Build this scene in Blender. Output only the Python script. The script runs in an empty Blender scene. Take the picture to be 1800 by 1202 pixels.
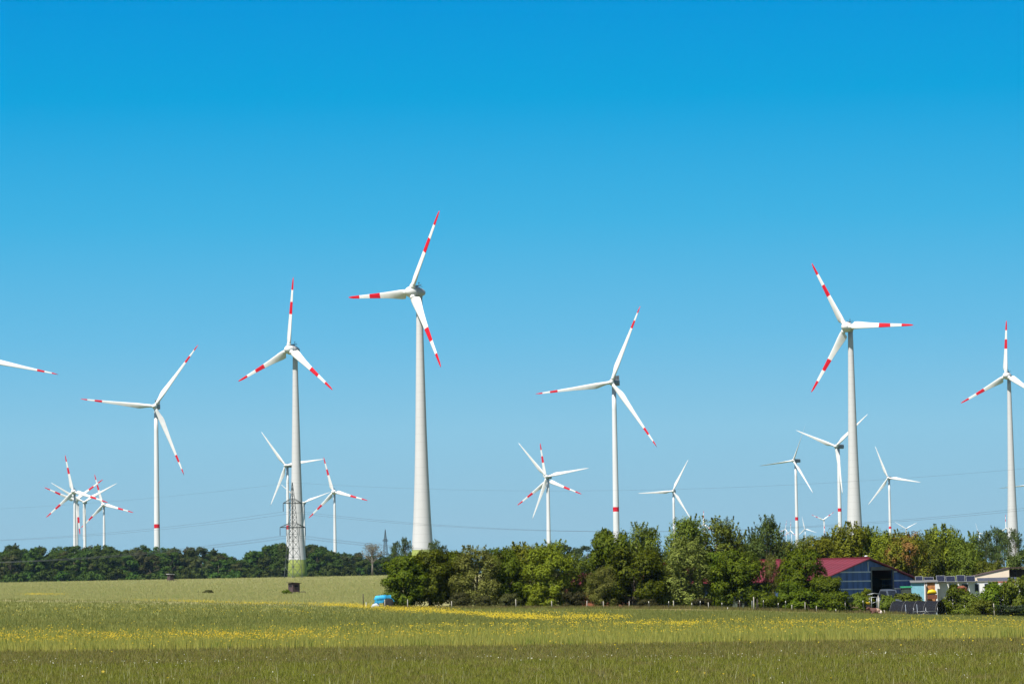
import bpy, math, random
import numpy as np
from mathutils import Vector, Matrix

S = bpy.context.scene
COL = S.collection
random.seed(7)
R_ = math.radians

# ------------------------------------------------------------------ camera
F = 6150.0                      # focal length in photo pixels (1800 wide)
CAM = Vector((0, 0, 3.5))
PITCH, ROLL = math.atan(434 / F), R_(-0.85)
M3 = (Matrix.Rotation(R_(90) + PITCH, 3, 'X') @ Matrix.Rotation(ROLL, 3, 'Z'))
M3n = np.array(M3)
cd = bpy.data.cameras.new('camera'); co = bpy.data.objects.new('camera', cd); COL.objects.link(co)
co.matrix_world = Matrix.Translation(CAM) @ M3.to_4x4()
cd.sensor_width = 36; cd.lens = 36 * F / 1800; cd.clip_start = 1; cd.clip_end = 60000
S.camera = co
S.render.resolution_x, S.render.resolution_y = 1024, 683

def at(px, py, Y):
    """photo pixel + distance along world Y -> world point"""
    d = M3 @ Vector((px - 900, 601 - py, -F))
    return CAM + d * (Y / d.y)

def proj(p):
    q = M3.transposed() @ (Vector(p) - CAM)
    return 900 + F * q.x / -q.z, 601 - F * q.y / -q.z

# ------------------------------------------------------------------ terrain
_YS = np.array([-1000, 150, 215, 350, 500, 540, 620, 900, 1300, 1500, 2500, 20000], float)
_TX = np.array([-0.16, -0.036, 0.049, 0.146])
_ZT = np.array([
    [0, 0, 0.0, 1.35, 2.85, 3.1, 3.35, 4.8, 8.6, 9.3, 9.5, 10],
    [0, 0, 0.0, 0.55, 1.05, 1.15, 1.5, 4.8, 9.3, 10., 10, 10],
    [0, 0, 0.0, 0.25, 0.45, 0.55, 0.9, 3.8, 8.8, 10., 10, 10],
    [0, 0, 0.0, -0.75, -1.6, -1.5, -1.0, 3.2, 9.0, 10., 10, 10]])
_YF = np.concatenate([np.linspace(-1000, 2500, 1401), [20000]])
_ZF = []
for row in _ZT:
    z = np.interp(_YF[:-1], _YS, row)
    k = np.ones(25) / 25
    zs = np.convolve(np.pad(z, 12, mode='edge'), k, 'valid')
    _ZF.append(np.append(zs, row[-1]))
_ZF = np.array(_ZF)
def gz(x, y):
    x = np.asarray(x, float); y = np.asarray(y, float)
    t = np.clip(x / np.maximum(y, 120), _TX[0], _TX[-1])
    zz = [np.interp(y, _YF, r) for r in _ZF]
    out = np.zeros(np.broadcast(x, y).shape)
    for i in range(3):
        a, b = _TX[i], _TX[i + 1]
        w = np.clip((t - a) / (b - a), 0, 1)
        w = w * w * (3 - 2 * w) if False else w
        m = (t >= a) & (t <= b)
        out = np.where(m, zz[i] * (1 - w) + zz[i + 1] * w, out)
    return out
def gzf(x, y): return float(gz(x, y))
def G(px, Y, dz=0):
    """ground point seen in photo column px at distance Y"""
    p = at(px, 1060, Y)
    return Vector((p.x, Y, gzf(p.x, Y) + dz))
def hit(px, py, ymax=1500):
    """ray / terrain hits for arrays of pixels (nan where none)"""
    px = np.asarray(px, float); py = np.asarray(py, float)
    d = np.stack([px - 900, 601 - py, np.full_like(px, -F)], 1) @ M3n.T
    d = d / d[:, 1:2]
    Ys = np.geomspace(60, ymax, 500)
    res = np.full(len(px), np.nan); done = np.zeros(len(px), bool)
    for Y in Ys:
        x = d[:, 0] * Y; z = 3.5 + d[:, 2] * Y
        h = (~done) & (z <= gz(x, np.full_like(x, Y)))
        res[h] = Y; done |= h
    # jitter inside the step so rows do not show
    res *= 1 + (np.random.rand(len(px)) - .5) * .008
    return np.stack([d[:, 0] * res, res], 1)[done]

# ------------------------------------------------------------------ helpers
np.random.seed(11)
def tag(o, label=None, cat=None, group=None, kind=None):
    if label: o['label'] = label
    if cat: o['category'] = cat
    if group: o['group'] = group
    if kind: o['kind'] = kind
    return o
def empty(name, loc, rz=0, label=None, cat=None, group=None):
    o = bpy.data.objects.new(name, None); COL.objects.link(o)
    o.location = loc; o.rotation_euler = (0, 0, rz); o.empty_display_size = .5
    return tag(o, label, cat, group)
def link(name, me, parent=None, loc=None):
    o = bpy.data.objects.new(name, me); COL.objects.link(o)
    if parent is not None: o.parent = parent
    if loc is not None: o.location = loc
    return o
def np_mesh(name, verts, faces, mat, smooth=False):
    me = bpy.data.meshes.new(name)
    verts = np.ascontiguousarray(verts, dtype=np.float32); faces = np.ascontiguousarray(faces, dtype=np.int32)
    k = faces.shape[1]
    me.vertices.add(len(verts)); me.vertices.foreach_set('co', verts.ravel())
    me.loops.add(faces.size); me.loops.foreach_set('vertex_index', faces.ravel())
    me.polygons.add(len(faces))
    me.polygons.foreach_set('loop_start', np.arange(0, faces.size, k, dtype=np.int32))
    if smooth: me.polygons.foreach_set('use_smooth', np.ones(len(faces), bool))
    me.update(calc_edges=True)
    for m in (mat if isinstance(mat, (list, tuple)) else [mat]): me.materials.append(m)
    return me

class MB:
    def __init__(s): s.v = []; s.f = []; s.m = []; s.s = []
    def add(s, vs, fs, m=0, smooth=False):
        b = len(s.v); s.v += [tuple(v) for v in vs]
        for f in fs: s.f.append([b + i for i in f]); s.m.append(m); s.s.append(smooth)
        return s
    def box(s, c, d, rz=0, m=0, rot=None):
        Rm = rot if rot is not None else Matrix.Rotation(rz, 3, 'Z')
        vs = []
        for z in (-.5, .5):
            for x, y in ((-.5, -.5), (.5, -.5), (.5, .5), (-.5, .5)):
                vs.append(Vector(c) + Rm @ Vector((x * d[0], y * d[1], z * d[2])))
        return s.add(vs, [(3, 2, 1, 0), (4, 5, 6, 7), (0, 1, 5, 4), (1, 2, 6, 5), (2, 3, 7, 6), (3, 0, 4, 7)], m)
    def bar(s, p, q, w, m=0, w2=None):
        p, q = Vector(p), Vector(q); d = (q - p); L = d.length
        if L < 1e-6: return s
        d.normalize(); u = d.orthogonal().normalized(); v = d.cross(u)
        w2 = w if w2 is None else w2
        vs = [p + (u * a + v * b) * w * .5 for a, b in ((-1, -1), (1, -1), (1, 1), (-1, 1))] + \
             [q + (u * a + v * b) * w2 * .5 for a, b in ((-1, -1), (1, -1), (1, 1), (-1, 1))]
        return s.add(vs, [(3, 2, 1, 0), (4, 5, 6, 7), (0, 1, 5, 4), (1, 2, 6, 5), (2, 3, 7, 6), (3, 0, 4, 7)], m)
    def tube(s, pts, rad, n=8, m=0, cap=True):
        pts = [Vector(p) for p in pts]; k = len(pts); vs = []
        if not hasattr(rad, '__len__'): rad = [rad] * k
        pu = None
        for i, p in enumerate(pts):
            d = (pts[min(i + 1, k - 1)] - pts[max(i - 1, 0)]).normalized()
            u = d.orthogonal().normalized() if pu is None else (pu - d * pu.dot(d)).normalized()
            pu = u; v = d.cross(u)
            for j in range(n):
                a = 2 * math.pi * j / n
                vs.append(p + (u * math.cos(a) + v * math.sin(a)) * rad[i])
        fs = [(i * n + j, i * n + (j + 1) % n, (i + 1) * n + (j + 1) % n, (i + 1) * n + j) for i in range(k - 1) for j in range(n)]
        if cap: fs += [tuple(reversed(range(n))), tuple(range((k - 1) * n, k * n))]
        return s.add(vs, fs, m, True)
    def lathe(s, prof, n=24, mats=None, frame=None, squash=1.0):
        """prof: (t, r) along local z (or frame's z)"""
        Fm = frame or Matrix.Identity(4); vs = []
        for t, r in prof:
            for j in range(n):
                a = 2 * math.pi * j / n
                vs.append(Fm @ Vector((r * math.cos(a), r * math.sin(a) * squash, t)))
        b = len(s.v); k = len(prof); s.v += [tuple(v) for v in vs]
        for i in range(k - 1):
            for j in range(n):
                s.f.append([b + i * n + j, b + i * n + (j + 1) % n, b + (i + 1) * n + (j + 1) % n, b + (i + 1) * n + j])
                s.m.append(mats[i] if mats else 0); s.s.append(True)
        s.f.append([b + j for j in reversed(range(n))]); s.m.append(mats[0] if mats else 0); s.s.append(False)
        s.f.append([b + (k - 1) * n + j for j in range(n)]); s.m.append(mats[-1] if mats else 0); s.s.append(False)
        return s
    def prism(s, poly, ext, m=0):
        """poly: 3-D outline, extruded by vector ext"""
        n = len(poly); e = Vector(ext)
        vs = [Vector(p) for p in poly] + [Vector(p) + e for p in poly]
        fs = [tuple(range(n)), tuple(reversed(range(n, 2 * n)))] + [(i, (i + n), (i + 1) % n + n, (i + 1) % n) for i in range(n)]
        return s.add(vs, fs, m)
    def mesh(s, name, mats):
        me = bpy.data.meshes.new(name); me.from_pydata(s.v, [], s.f)
        for m in (mats if isinstance(mats, (list, tuple)) else [mats]): me.materials.append(m)
        me.polygons.foreach_set('material_index', s.m); me.polygons.foreach_set('use_smooth', s.s)
        me.update(); return me
    def build(s, name, mats, parent=None, loc=None, recalc=True):
        me = s.mesh(name, mats)
        if recalc:
            import bmesh
            bm = bmesh.new(); bm.from_mesh(me); bmesh.ops.recalc_face_normals(bm, faces=bm.faces); bm.to_mesh(me); bm.free()
        return link(name, me, parent, loc)

# ------------------------------------------------------------------ materials
def nodes(name):
    m = bpy.data.materials.new(name); m.use_nodes = True
    nt = m.node_tree; b = nt.nodes['Principled BSDF']
    return m, nt, b
ALB = .76        # keeps every albedo at its real-world value for the exposure below
def rgb(c): return (c[0] * ALB, c[1] * ALB, c[2] * ALB, 1)
def mat(name, c, rough=.6, var=.12, scale=3, metal=0, c2=None, spec=.3, bump=0, stretch=None):
    m, nt, b = nodes(name); N = nt.nodes.new; L = nt.links.new
    tc = N('ShaderNodeTexCoord'); nz = N('ShaderNodeTexNoise'); nz.inputs['Scale'].default_value = scale; nz.inputs['Detail'].default_value = 5
    if stretch:
        mp = N('ShaderNodeMapping'); mp.inputs['Scale'].default_value = stretch
        L(tc.outputs['Object'], mp.inputs[0]); L(mp.outputs[0], nz.inputs['Vector'])
    else: L(tc.outputs['Object'], nz.inputs['Vector'])
    mx = N('ShaderNodeMix'); mx.data_type = 'RGBA'
    a = [x * (1 - var) for x in c]; d = c2 or [min(1, x * (1 + var)) for x in c]
    mx.inputs[6].default_value = rgb(a); mx.inputs[7].default_value = rgb(d)
    mr = N('ShaderNodeMapRange'); mr.inputs[1].default_value = .35; mr.inputs[2].default_value = .65
    L(nz.outputs[0], mr.inputs[0]); L(mr.outputs[0], mx.inputs[0]); L(mx.outputs[2], b.inputs['Base Color'])
    b.inputs['Roughness'].default_value = rough; b.inputs['Metallic'].default_value = metal
    b.inputs['Specular IOR Level'].default_value = spec
    if bump:
        bp = N('ShaderNodeBump'); bp.inputs['Strength'].default_value = bump; L(nz.outputs[0], bp.inputs['Height']); L(bp.outputs[0], b.inputs['Normal'])
    return m
def leaf_mat(name, c1, c2, rough=.5, trans=.3, spec=.35, c3=None, vr=(.78, 1.22, .485, .515)):
    m, nt, b = nodes(name); N = nt.nodes.new; L = nt.links.new
    ge = N('ShaderNodeNewGeometry'); mx = N('ShaderNodeMix'); mx.data_type = 'RGBA'
    mx.inputs[6].default_value = rgb(c1); mx.inputs[7].default_value = rgb(c2)
    L(ge.outputs['Random Per Island'], mx.inputs[0])
    # each tree a slightly different hue / value, and broad patches of newer leaves
    oi = N('ShaderNodeObjectInfo'); hs = N('ShaderNodeHueSaturation')
    mr = N('ShaderNodeMapRange'); mr.inputs[3].default_value = vr[0]; mr.inputs[4].default_value = vr[1]
    L(oi.outputs['Random'], mr.inputs[0]); L(mr.outputs[0], hs.inputs['Value'])
    mh = N('ShaderNodeMapRange'); mh.inputs[3].default_value = vr[2]; mh.inputs[4].default_value = vr[3]
    L(oi.outputs['Random'], mh.inputs[0]); L(mh.outputs[0], hs.inputs['Hue'])
    src = mx.outputs[2]
    if c3:
        tc = N('ShaderNodeTexCoord'); nz = N('ShaderNodeTexNoise'); nz.inputs['Scale'].default_value = .45
        L(tc.outputs['Object'], nz.inputs['Vector'])
        r2 = N('ShaderNodeMapRange'); r2.inputs[1].default_value = .5; r2.inputs[2].default_value = .62
        L(nz.outputs[0], r2.inputs[0]); m2 = N('ShaderNodeMix'); m2.data_type = 'RGBA'
        L(r2.outputs[0], m2.inputs[0]); L(src, m2.inputs[6]); m2.inputs[7].default_value = rgb(c3); src = m2.outputs[2]
    L(src, hs.inputs['Color'])
    L(hs.outputs[0], b.inputs['Base Color']); b.inputs['Roughness'].default_value = rough; b.inputs['Specular IOR Level'].default_value = spec
    tr = N('ShaderNodeBsdfTranslucent'); L(hs.outputs[0], tr.inputs[0])
    ms = N('ShaderNodeMixShader'); ms.inputs[0].default_value = trans
    L(b.outputs[0], ms.inputs[1]); L(tr.outputs[0], ms.inputs[2]); L(ms.outputs[0], nt.nodes['Material Output'].inputs['Surface'])
    return m

def ramp_node(nt, stops, interp='LINEAR'):
    r = nt.nodes.new('ShaderNodeValToRGB'); cr = r.color_ramp; cr.interpolation = interp
    while len(cr.elements) < len(stops): cr.elements.new(.5)
    for e, (p, c) in zip(cr.elements, stops): e.position = p; e.color = rgb(c)
    return r

WHITE = mat('blade_white', (.71, .71, .70), .45, .05, .25)
RED = mat('signal_red', (.60, .004, .016), .55, .05, .3, spec=.15)
TOWERW = mat('tower_white', (.68, .69, .70), .5, .06, .12, stretch=(3, 3, .3))
NACGREY = mat('nacelle_grey', (.45, .45, .46), .4, .03, .3)
NACSHADE = mat('nacelle_shade_dark', (.16, .17, .19), .45, .05, .3)  # shade on the box nacelles put into the base colour
SENSOR = mat('dark_metal', (.06, .07, .08), .5, .1, 2)
STEEL = mat('galvanised_steel', (.085, .10, .10), .6, .2, 2, .3)
GLASSINS = mat('insulator_brown', (.05, .045, .05), .3, .1, 4)

def tower_concrete(name, green):
    m, nt, b = nodes(name); N = nt.nodes.new; L = nt.links.new
    tc = N('ShaderNodeTexCoord'); sp = N('ShaderNodeSeparateXYZ'); L(tc.outputs['Object'], sp.inputs[0])
    # joint lines between the precast rings
    dv = N('ShaderNodeMath'); dv.operation = 'DIVIDE'; dv.inputs[1].default_value = 3.8; L(sp.outputs[2], dv.inputs[0])
    fr = N('ShaderNodeMath'); fr.operation = 'FRACT'; L(dv.outputs[0], fr.inputs[0])
    lt = N('ShaderNodeMath'); lt.operation = 'LESS_THAN'; lt.inputs[1].default_value = .045; L(fr.outputs[0], lt.inputs[0])
    nz = N('ShaderNodeTexNoise'); nz.inputs['Scale'].default_value = .25; nz.inputs['Detail'].default_value = 6
    mp = N('ShaderNodeMapping'); mp.inputs['Scale'].default_value = (2, 2, .25); L(tc.outputs['Object'], mp.inputs[0]); L(mp.outputs[0], nz.inputs['Vector'])
    base = N('ShaderNodeMix'); base.data_type = 'RGBA'
    base.inputs[6].default_value = rgb((.50, .50, .50)); base.inputs[7].default_value = rgb((.58, .58, .58)); L(nz.outputs[0], base.inputs[0])
    src = base.outputs[2]
    if green:
        mr = N('ShaderNodeMapRange'); mr.inputs[1].default_value = 0; mr.inputs[2].default_value = green; L(sp.outputs[2], mr.inputs[0])
        g = ramp_node(nt, [(0, (.08, .115, .015)), (.2, (.15, .20, .022)), (.4, (.21, .26, .032)), (.6, (.25, .30, .045)), (.8, (.31, .36, .08))], 'CONSTANT')
        L(mr.outputs[0], g.inputs[0])
        ab = N('ShaderNodeMath'); ab.operation = 'LESS_THAN'; ab.inputs[1].default_value = green; L(sp.outputs[2], ab.inputs[0])
        mg = N('ShaderNodeMix'); mg.data_type = 'RGBA'; L(ab.outputs[0], mg.inputs[0]); L(src, mg.inputs[6]); L(g.outputs[0], mg.inputs[7]); src = mg.outputs[2]
    dk = N('ShaderNodeMix'); dk.data_type = 'RGBA'; dk.blend_type = 'MULTIPLY'
    f2 = N('ShaderNodeMath'); f2.operation = 'MULTIPLY'; f2.inputs[1].default_value = .22; L(lt.outputs[0], f2.inputs[0]); L(f2.outputs[0], dk.inputs[0])
    L(src, dk.inputs[6]); dk.inputs[7].default_value = (.3, .3, .3, 1)
    L(dk.outputs[2], b.inputs['Base Color']); b.inputs['Roughness'].default_value = .75
    return m
CONC16 = tower_concrete('concrete_tower_green', 12.)

# ------------------------------------------------------------------ world, sun
SUN_AZ, SUN_EL = R_(38), R_(57)
sv = Vector((-math.sin(SUN_AZ) * math.cos(SUN_EL), -math.cos(SUN_AZ) * math.cos(SUN_EL), math.sin(SUN_EL)))
W = bpy.data.worlds.new('World'); S.world = W; W.use_nodes = True
nt = W.node_tree; N = nt.nodes.new; L = nt.links.new
bg = nt.nodes['Background']; out = nt.nodes['World Output']
sky = N('ShaderNodeTexSky'); sky.sky_type = 'NISHITA'; sky.sun_disc = False; sky.sun_elevation = SUN_EL
sky.sun_rotation = math.atan2(sv.x, sv.y); sky.ozone_density = 2.5; sky.dust_density = .6
L(sky.outputs[0], bg.inputs[0]); bg.inputs[1].default_value = .05
tc = N('ShaderNodeTexCoord'); sp = N('ShaderNodeSeparateXYZ'); L(tc.outputs['Generated'], sp.inputs[0])
def lin(r, g, b):
    f = lambda c: (c / 255 / 12.92) if c / 255 < .04045 else ((c / 255 + .055) / 1.055) ** 2.4
    return (f(r), f(g), f(b))
SKYSTOPS = [(0, (142, 187, 211)), (.018, (149, 192, 214)), (.045, (140, 198, 226)), (.072, (106, 189, 229)),
            (.105, (64, 178, 227)), (.14, (5, 163, 222)), (.165, (0, 152, 220)), (.2, (0, 142, 212))]
rp = ramp_node(nt, [(0, (.06, .065, .03)), (.08, (.06, .065, .03))] + [((p + .1) / .4, lin(*c)) for p, c in SKYSTOPS])
mr = N('ShaderNodeMapRange'); mr.inputs[1].default_value = -.1; mr.inputs[2].default_value = .3; L(sp.outputs[2], mr.inputs[0]); L(mr.outputs[0], rp.inputs[0])
bg2 = N('ShaderNodeBackground'); L(rp.outputs[0], bg2.inputs[0]); bg2.inputs[1].default_value = .655
mf = N('ShaderNodeMapRange'); mf.interpolation_type = 'SMOOTHSTEP'; mf.inputs[1].default_value = .172; mf.inputs[2].default_value = .26; L(sp.outputs[2], mf.inputs[0])
ms = N('ShaderNodeMixShader'); L(mf.outputs[0], ms.inputs[0]); L(bg2.outputs[0], ms.inputs[1]); L(bg.outputs[0], ms.inputs[2]); L(ms.outputs[0], out.inputs['Surface'])
sl = bpy.data.lights.new('sun', 'SUN'); sl.energy = 5.0; sl.angle = R_(.5); sl.color = (1, .95, .87)
so = bpy.data.objects.new('sun', sl); COL.objects.link(so); so.location = (0, 0, 300)
so.rotation_euler = sv.to_track_quat('Z', 'Y').to_euler()
S.view_settings.view_transform = 'Standard'; S.view_settings.look = 'None'; S.view_settings.exposure = 1.0; S.view_settings.gamma = 1

# ------------------------------------------------------------------ ground sheet
def ground():
    ys = np.unique(np.concatenate([np.linspace(-300, 100, 12), np.linspace(100, 700, 121), np.linspace(700, 1600, 60), np.geomspace(1600, 13000, 30)]))
    ts = np.unique(np.concatenate([np.linspace(-1.2, -.2, 12), np.linspace(-.2, .2, 61), np.linspace(.2, 1.2, 12)]))
    Yg, T = np.meshgrid(ys, ts, indexing='ij')
    X = T * np.maximum(Yg, 150) * np.where(Yg < 400, 1.6, 1)
    Z = gz(X, Yg)
    v = np.stack([X, Yg, Z], -1).reshape(-1, 3)
    nx = len(ts); i, j = np.meshgrid(np.arange(len(ys) - 1), np.arange(nx - 1), indexing='ij')
    a = (i * nx + j).ravel(); f = np.stack([a, a + 1, a + nx + 1, a + nx], 1)
    m, nt, b = nodes('meadow_ground'); N = nt.nodes.new; L = nt.links.new
    tc = N('ShaderNodeTexCoord'); sp = N('ShaderNodeSeparateXYZ'); L(tc.outputs['Object'], sp.inputs[0])
    def noise(scale, det=4, st=(1, 1, 1)):
        mp = N('ShaderNodeMapping'); mp.inputs['Scale'].default_value = st; L(tc.outputs['Object'], mp.inputs[0])
        n = N('ShaderNodeTexNoise'); n.inputs['Scale'].default_value = scale; n.inputs['Detail'].default_value = det; L(mp.outputs[0], n.inputs['Vector']); return n.outputs[0]
    def mth(op, a, bb):
        q = N('ShaderNodeMath'); q.operation = op
        for i, x in enumerate((a, bb)):
            if isinstance(x, (int, float)): q.inputs[i].default_value = x
            else: L(x, q.inputs[i])
        return q.outputs[0]
    def step(x, lo, hi):
        q = N('ShaderNodeMapRange'); q.inputs[1].default_value = lo; q.inputs[2].default_value = hi; L(x, q.inputs[0]); return q.outputs[0]
    def mix(f, a, bb):
        q = N('ShaderNodeMix'); q.data_type = 'RGBA'
        if isinstance(f, float): q.inputs[0].default_value = f
        else: L(f, q.inputs[0])
        for k, x in ((6, a), (7, bb)):
            if isinstance(x, tuple): q.inputs[k].default_value = rgb(x)
            else: L(x, q.inputs[k])
        return q.outputs[2]
    wob = mth('MULTIPLY', mth('SUBTRACT', noise(.05, 3), .5), 14)
    yy = mth('ADD', sp.outputs[1], wob)
    fine = noise(.9, 6, (1, .35, 1)); broad = noise(.03, 4, (.6, 1.6, 1)); mid = noise(.16, 5, (.5, 1.4, 1))
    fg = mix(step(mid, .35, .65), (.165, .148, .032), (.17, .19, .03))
    strip = mix(step(mid, .35, .65), (.24, .235, .045), (.19, .215, .04))
    mead = mix(step(broad, .38, .62), (.18, .205, .055), (.215, .22, .065))
    mead = mix(step(fine, .45, .75), mead, (.24, .22, .075))
    pale = mix(step(mid, .35, .65), (.27, .25, .105), (.24, .245, .085))
    pale = mix(step(broad, .4, .65), pale, (.29, .26, .125))
    pad = mth('MULTIPLY', mth('MULTIPLY', step(sp.outputs[0], 8, 22), step(mth('SUBTRACT', 62, sp.outputs[0]), 0, 8)), mth('MULTIPLY', step(yy, 440, 452), step(mth('SUBTRACT', 487, yy), 0, 6)))
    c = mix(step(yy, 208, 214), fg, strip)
    c = mix(step(yy, 225, 300), c, mead)
    # far pale field left of the farm, beyond the flower strip
    edge = mth('ADD', mth('MULTIPLY', sp.outputs[0], -.05), 516)
    dfe = mth('SUBTRACT', sp.outputs[1], edge)
    lf = step(sp.outputs[0], -6, -12)
    c = mix(mth('MULTIPLY', step(dfe, -1.5, 2.5), lf), c, pale)
    c = mix(mth('MULTIPLY', pad, step(mid, .3, .55)), c, (.20, .15, .065))
    farg = mix(step(broad, .4, .6), (.16, .18, .06), (.12, .16, .05))
    c = mix(step(sp.outputs[1], 1450, 1600), c, farg)
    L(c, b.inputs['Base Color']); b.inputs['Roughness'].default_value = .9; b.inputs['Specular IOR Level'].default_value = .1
    bp = N('ShaderNodeBump'); bp.inputs['Strength'].default_value = .6; bp.inputs['Distance'].default_value = .3; L(noise(2.2, 6), bp.inputs['Height']); L(bp.outputs[0], b.inputs['Normal'])
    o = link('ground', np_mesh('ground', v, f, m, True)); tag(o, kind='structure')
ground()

# ------------------------------------------------------------------ grass and flowers
def grass(name, pts, h, w, mtl, lean=.25, blades=3, spread=.12, rows=None, label=None, cat='grass'):
    n = len(pts); k = blades
    P = np.repeat(pts, k, 0) + np.random.randn(n * k, 2) * spread
    z = gz(P[:, 0], P[:, 1]) - .02
    H = h * (.55 + .8 * np.random.rand(n * k)); Wd = w * (.6 + .8 * np.random.rand(n * k))
    a = np.random.randn(n * k) * .7
    dx, dy = np.cos(a) * Wd / 2, np.sin(a) * Wd / 2
    lx, ly = np.random.randn(n * k) * lean * H, np.random.randn(n * k) * lean * H
    b0 = np.stack([P[:, 0] - dx, P[:, 1] - dy, z], 1); b1 = np.stack([P[:, 0] + dx, P[:, 1] + dy, z], 1)
    tp = np.stack([P[:, 0] + lx, P[:, 1] + ly, z + H], 1)
    v = np.stack([b0, b1, tp], 1).reshape(-1, 3)
    f = np.arange(n * k * 3).reshape(-1, 3)
    o = link(name, np_mesh(name, v, f, mtl)); tag(o, label, cat, kind='stuff'); return o
def flowers(name, pts, h, w, mtl, label):
    n = len(pts); z = gz(pts[:, 0], pts[:, 1]) + h * (.5 + .7 * np.random.rand(n))
    Wd = w * (.6 + .8 * np.random.rand(n)); a = np.random.rand(n) * 6.283
    nrm = np.stack([np.random.randn(n) * .5, np.random.randn(n) * .5 - .5, np.ones(n) * .9], 1); nrm /= np.linalg.norm(nrm, axis=1)[:, None]
    u = np.cross(nrm, np.stack([np.cos(a), np.sin(a), np.zeros(n)], 1)); u /= np.linalg.norm(u, axis=1)[:, None]; vv = np.cross(nrm, u)
    c = np.stack([pts[:, 0], pts[:, 1], z], 1)[:, None, :]
    ang = np.arange(6) * math.pi / 3
    V = c + (u[:, None, :] * np.cos(ang)[None, :, None] + vv[:, None, :] * np.sin(ang)[None, :, None]) * (Wd / 2)[:, None, None]
    o = link(name, np_mesh(name, V.reshape(-1, 3), np.arange(n * 6).reshape(-1, 6), mtl)); tag(o, label, 'flowers', kind='stuff'); return o
def region(n, x0, x1, y0, y1, pw=1.0):
    """y0/y1 may be functions of px"""
    px = np.random.uniform(x0, x1, n); t = np.random.rand(n) ** pw
    a = y0(px) if callable(y0) else y0; b = y1(px) if callable(y1) else y1
    return hit(px, a + (b - a) * t)
lnf = lambda *pts: (lambda p: np.interp(p, [q[0] for q in pts], [q[1] for q in pts]))
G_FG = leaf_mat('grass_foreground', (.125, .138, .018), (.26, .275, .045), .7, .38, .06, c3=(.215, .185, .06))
G_ST = leaf_mat('grass_tall_strip', (.27, .262, .058), (.38, .368, .10), .7, .37, .06, c3=(.22, .26, .05))
G_MD = leaf_mat('grass_meadow', (.18, .20, .05), (.265, .27, .075), .7, .38, .06, c3=(.17, .21, .06))
G_PL = leaf_mat('grass_pale_field', (.25, .235, .08), (.34, .315, .14), .6, .3, .2, c3=(.25, .27, .085))
G_SEED = leaf_mat('grass_seed_heads', (.30, .28, .12), (.42, .42, .25), .7, .3, .1)
FL_Y = leaf_mat('flower_yellow', (.42, .33, .006), (.55, .45, .014), .6, .2, .2)
FL_W = leaf_mat('flower_white', (.42, .43, .33), (.52, .53, .44), .6, .2, .2)
edge_fg = lnf((-200, 1150), (0, 1147), (900, 1137), (1800, 1124), (2000, 1121))
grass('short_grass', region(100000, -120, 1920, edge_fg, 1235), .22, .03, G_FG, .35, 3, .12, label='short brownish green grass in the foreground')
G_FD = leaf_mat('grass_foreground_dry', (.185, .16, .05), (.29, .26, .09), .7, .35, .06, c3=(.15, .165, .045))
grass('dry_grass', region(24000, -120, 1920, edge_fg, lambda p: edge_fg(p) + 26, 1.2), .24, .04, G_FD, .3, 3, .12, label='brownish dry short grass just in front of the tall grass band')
G_DK = leaf_mat('grass_dark_tufts', (.085, .10, .022), (.14, .16, .036), .7, .3, .06)
_dk = region(9000, -60, 1860, lnf((0, 1122), (1800, 1102)), edge_fg); _v = vnoise(_dk[:, 0] / .9, _dk[:, 1] / 5) if False else None
grass('dark_tufts', _dk[::3], .52, .05, G_DK, .1, 3, .12, label='darker green tufts between the pale grass of the tall band')
grass('tall_grass', region(26000, -80, 1880, lnf((0, 1108), (1800, 1090)), edge_fg, .5), .55, .04, G_ST, .12, 3, .2, label='tall yellowish grass in a band behind the short foreground grass')
grass('meadow_grass', region(70000, -60, 1860, lnf((0, 1053), (640, 1064), (900, 1069), (1300, 1074), (1600, 1082), (1800, 1084)), lnf((0, 1126), (1800, 1104))), .34, .05, G_MD, .25, 3, .3, label='green meadow grass in front of the farm')
grass('field_grass', region(60000, -60, 700, lnf((0, 1023), (300, 1014), (680, 1009)), lnf((0, 1053), (640, 1063), (700, 1064))), .38, .11, G_PL, .06, 3, .5, label='pale ripening grass on the rising field')
G_TS = leaf_mat('grass_tall_pale', (.33, .32, .06), (.45, .43, .11), .7, .35, .06)
grass('tall_tufts', region(5200, -60, 1860, lnf((0, 1112), (1800, 1094)), lnf((0, 1150), (1800, 1126)), .45), .62, .05, G_TS, .08, 3, .1, label='pale tall grass tufts standing up in the band behind the short foreground grass')
grass('pale_blades', region(9000, -120, 1920, edge_fg, 1235), .24, .028, G_SEED, .3, 1, .1, label='pale dry blades mixed into the short foreground grass')
grass('seed_stalks', region(1100, -60, 1860, lnf((0, 1138), (1800, 1115)), 1215), .48, .02, G_SEED, .12, 1, .1, label='single pale stalks standing above the foreground grass')
G_VG = leaf_mat('verge_weeds', (.15, .165, .04), (.28, .28, .09), .7, .35, .05, c3=(.24, .19, .085))
vp = np.stack([np.random.uniform(-18, 54, 8000), np.random.normal(489, 3.0, 8000)], 1)
grass('verge_weeds', vp, .45, .06, G_VG, .15, 2, .2, label='uneven tall weeds along the fence under the tree row')
def cat_pts(*a): return np.concatenate(a)
_perm = np.random.RandomState(5).rand(512, 512)
def vnoise(x, y):
    xi, yi = np.floor(x).astype(int), np.floor(y).astype(int); fx, fy = x - xi, y - yi
    fx = fx * fx * (3 - 2 * fx); fy = fy * fy * (3 - 2 * fy); g = lambda a, b: _perm[a % 512, b % 512]
    return (g(xi, yi) * (1 - fx) + g(xi + 1, yi) * fx) * (1 - fy) + (g(xi, yi + 1) * (1 - fx) + g(xi + 1, yi + 1) * fx) * fy
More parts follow.
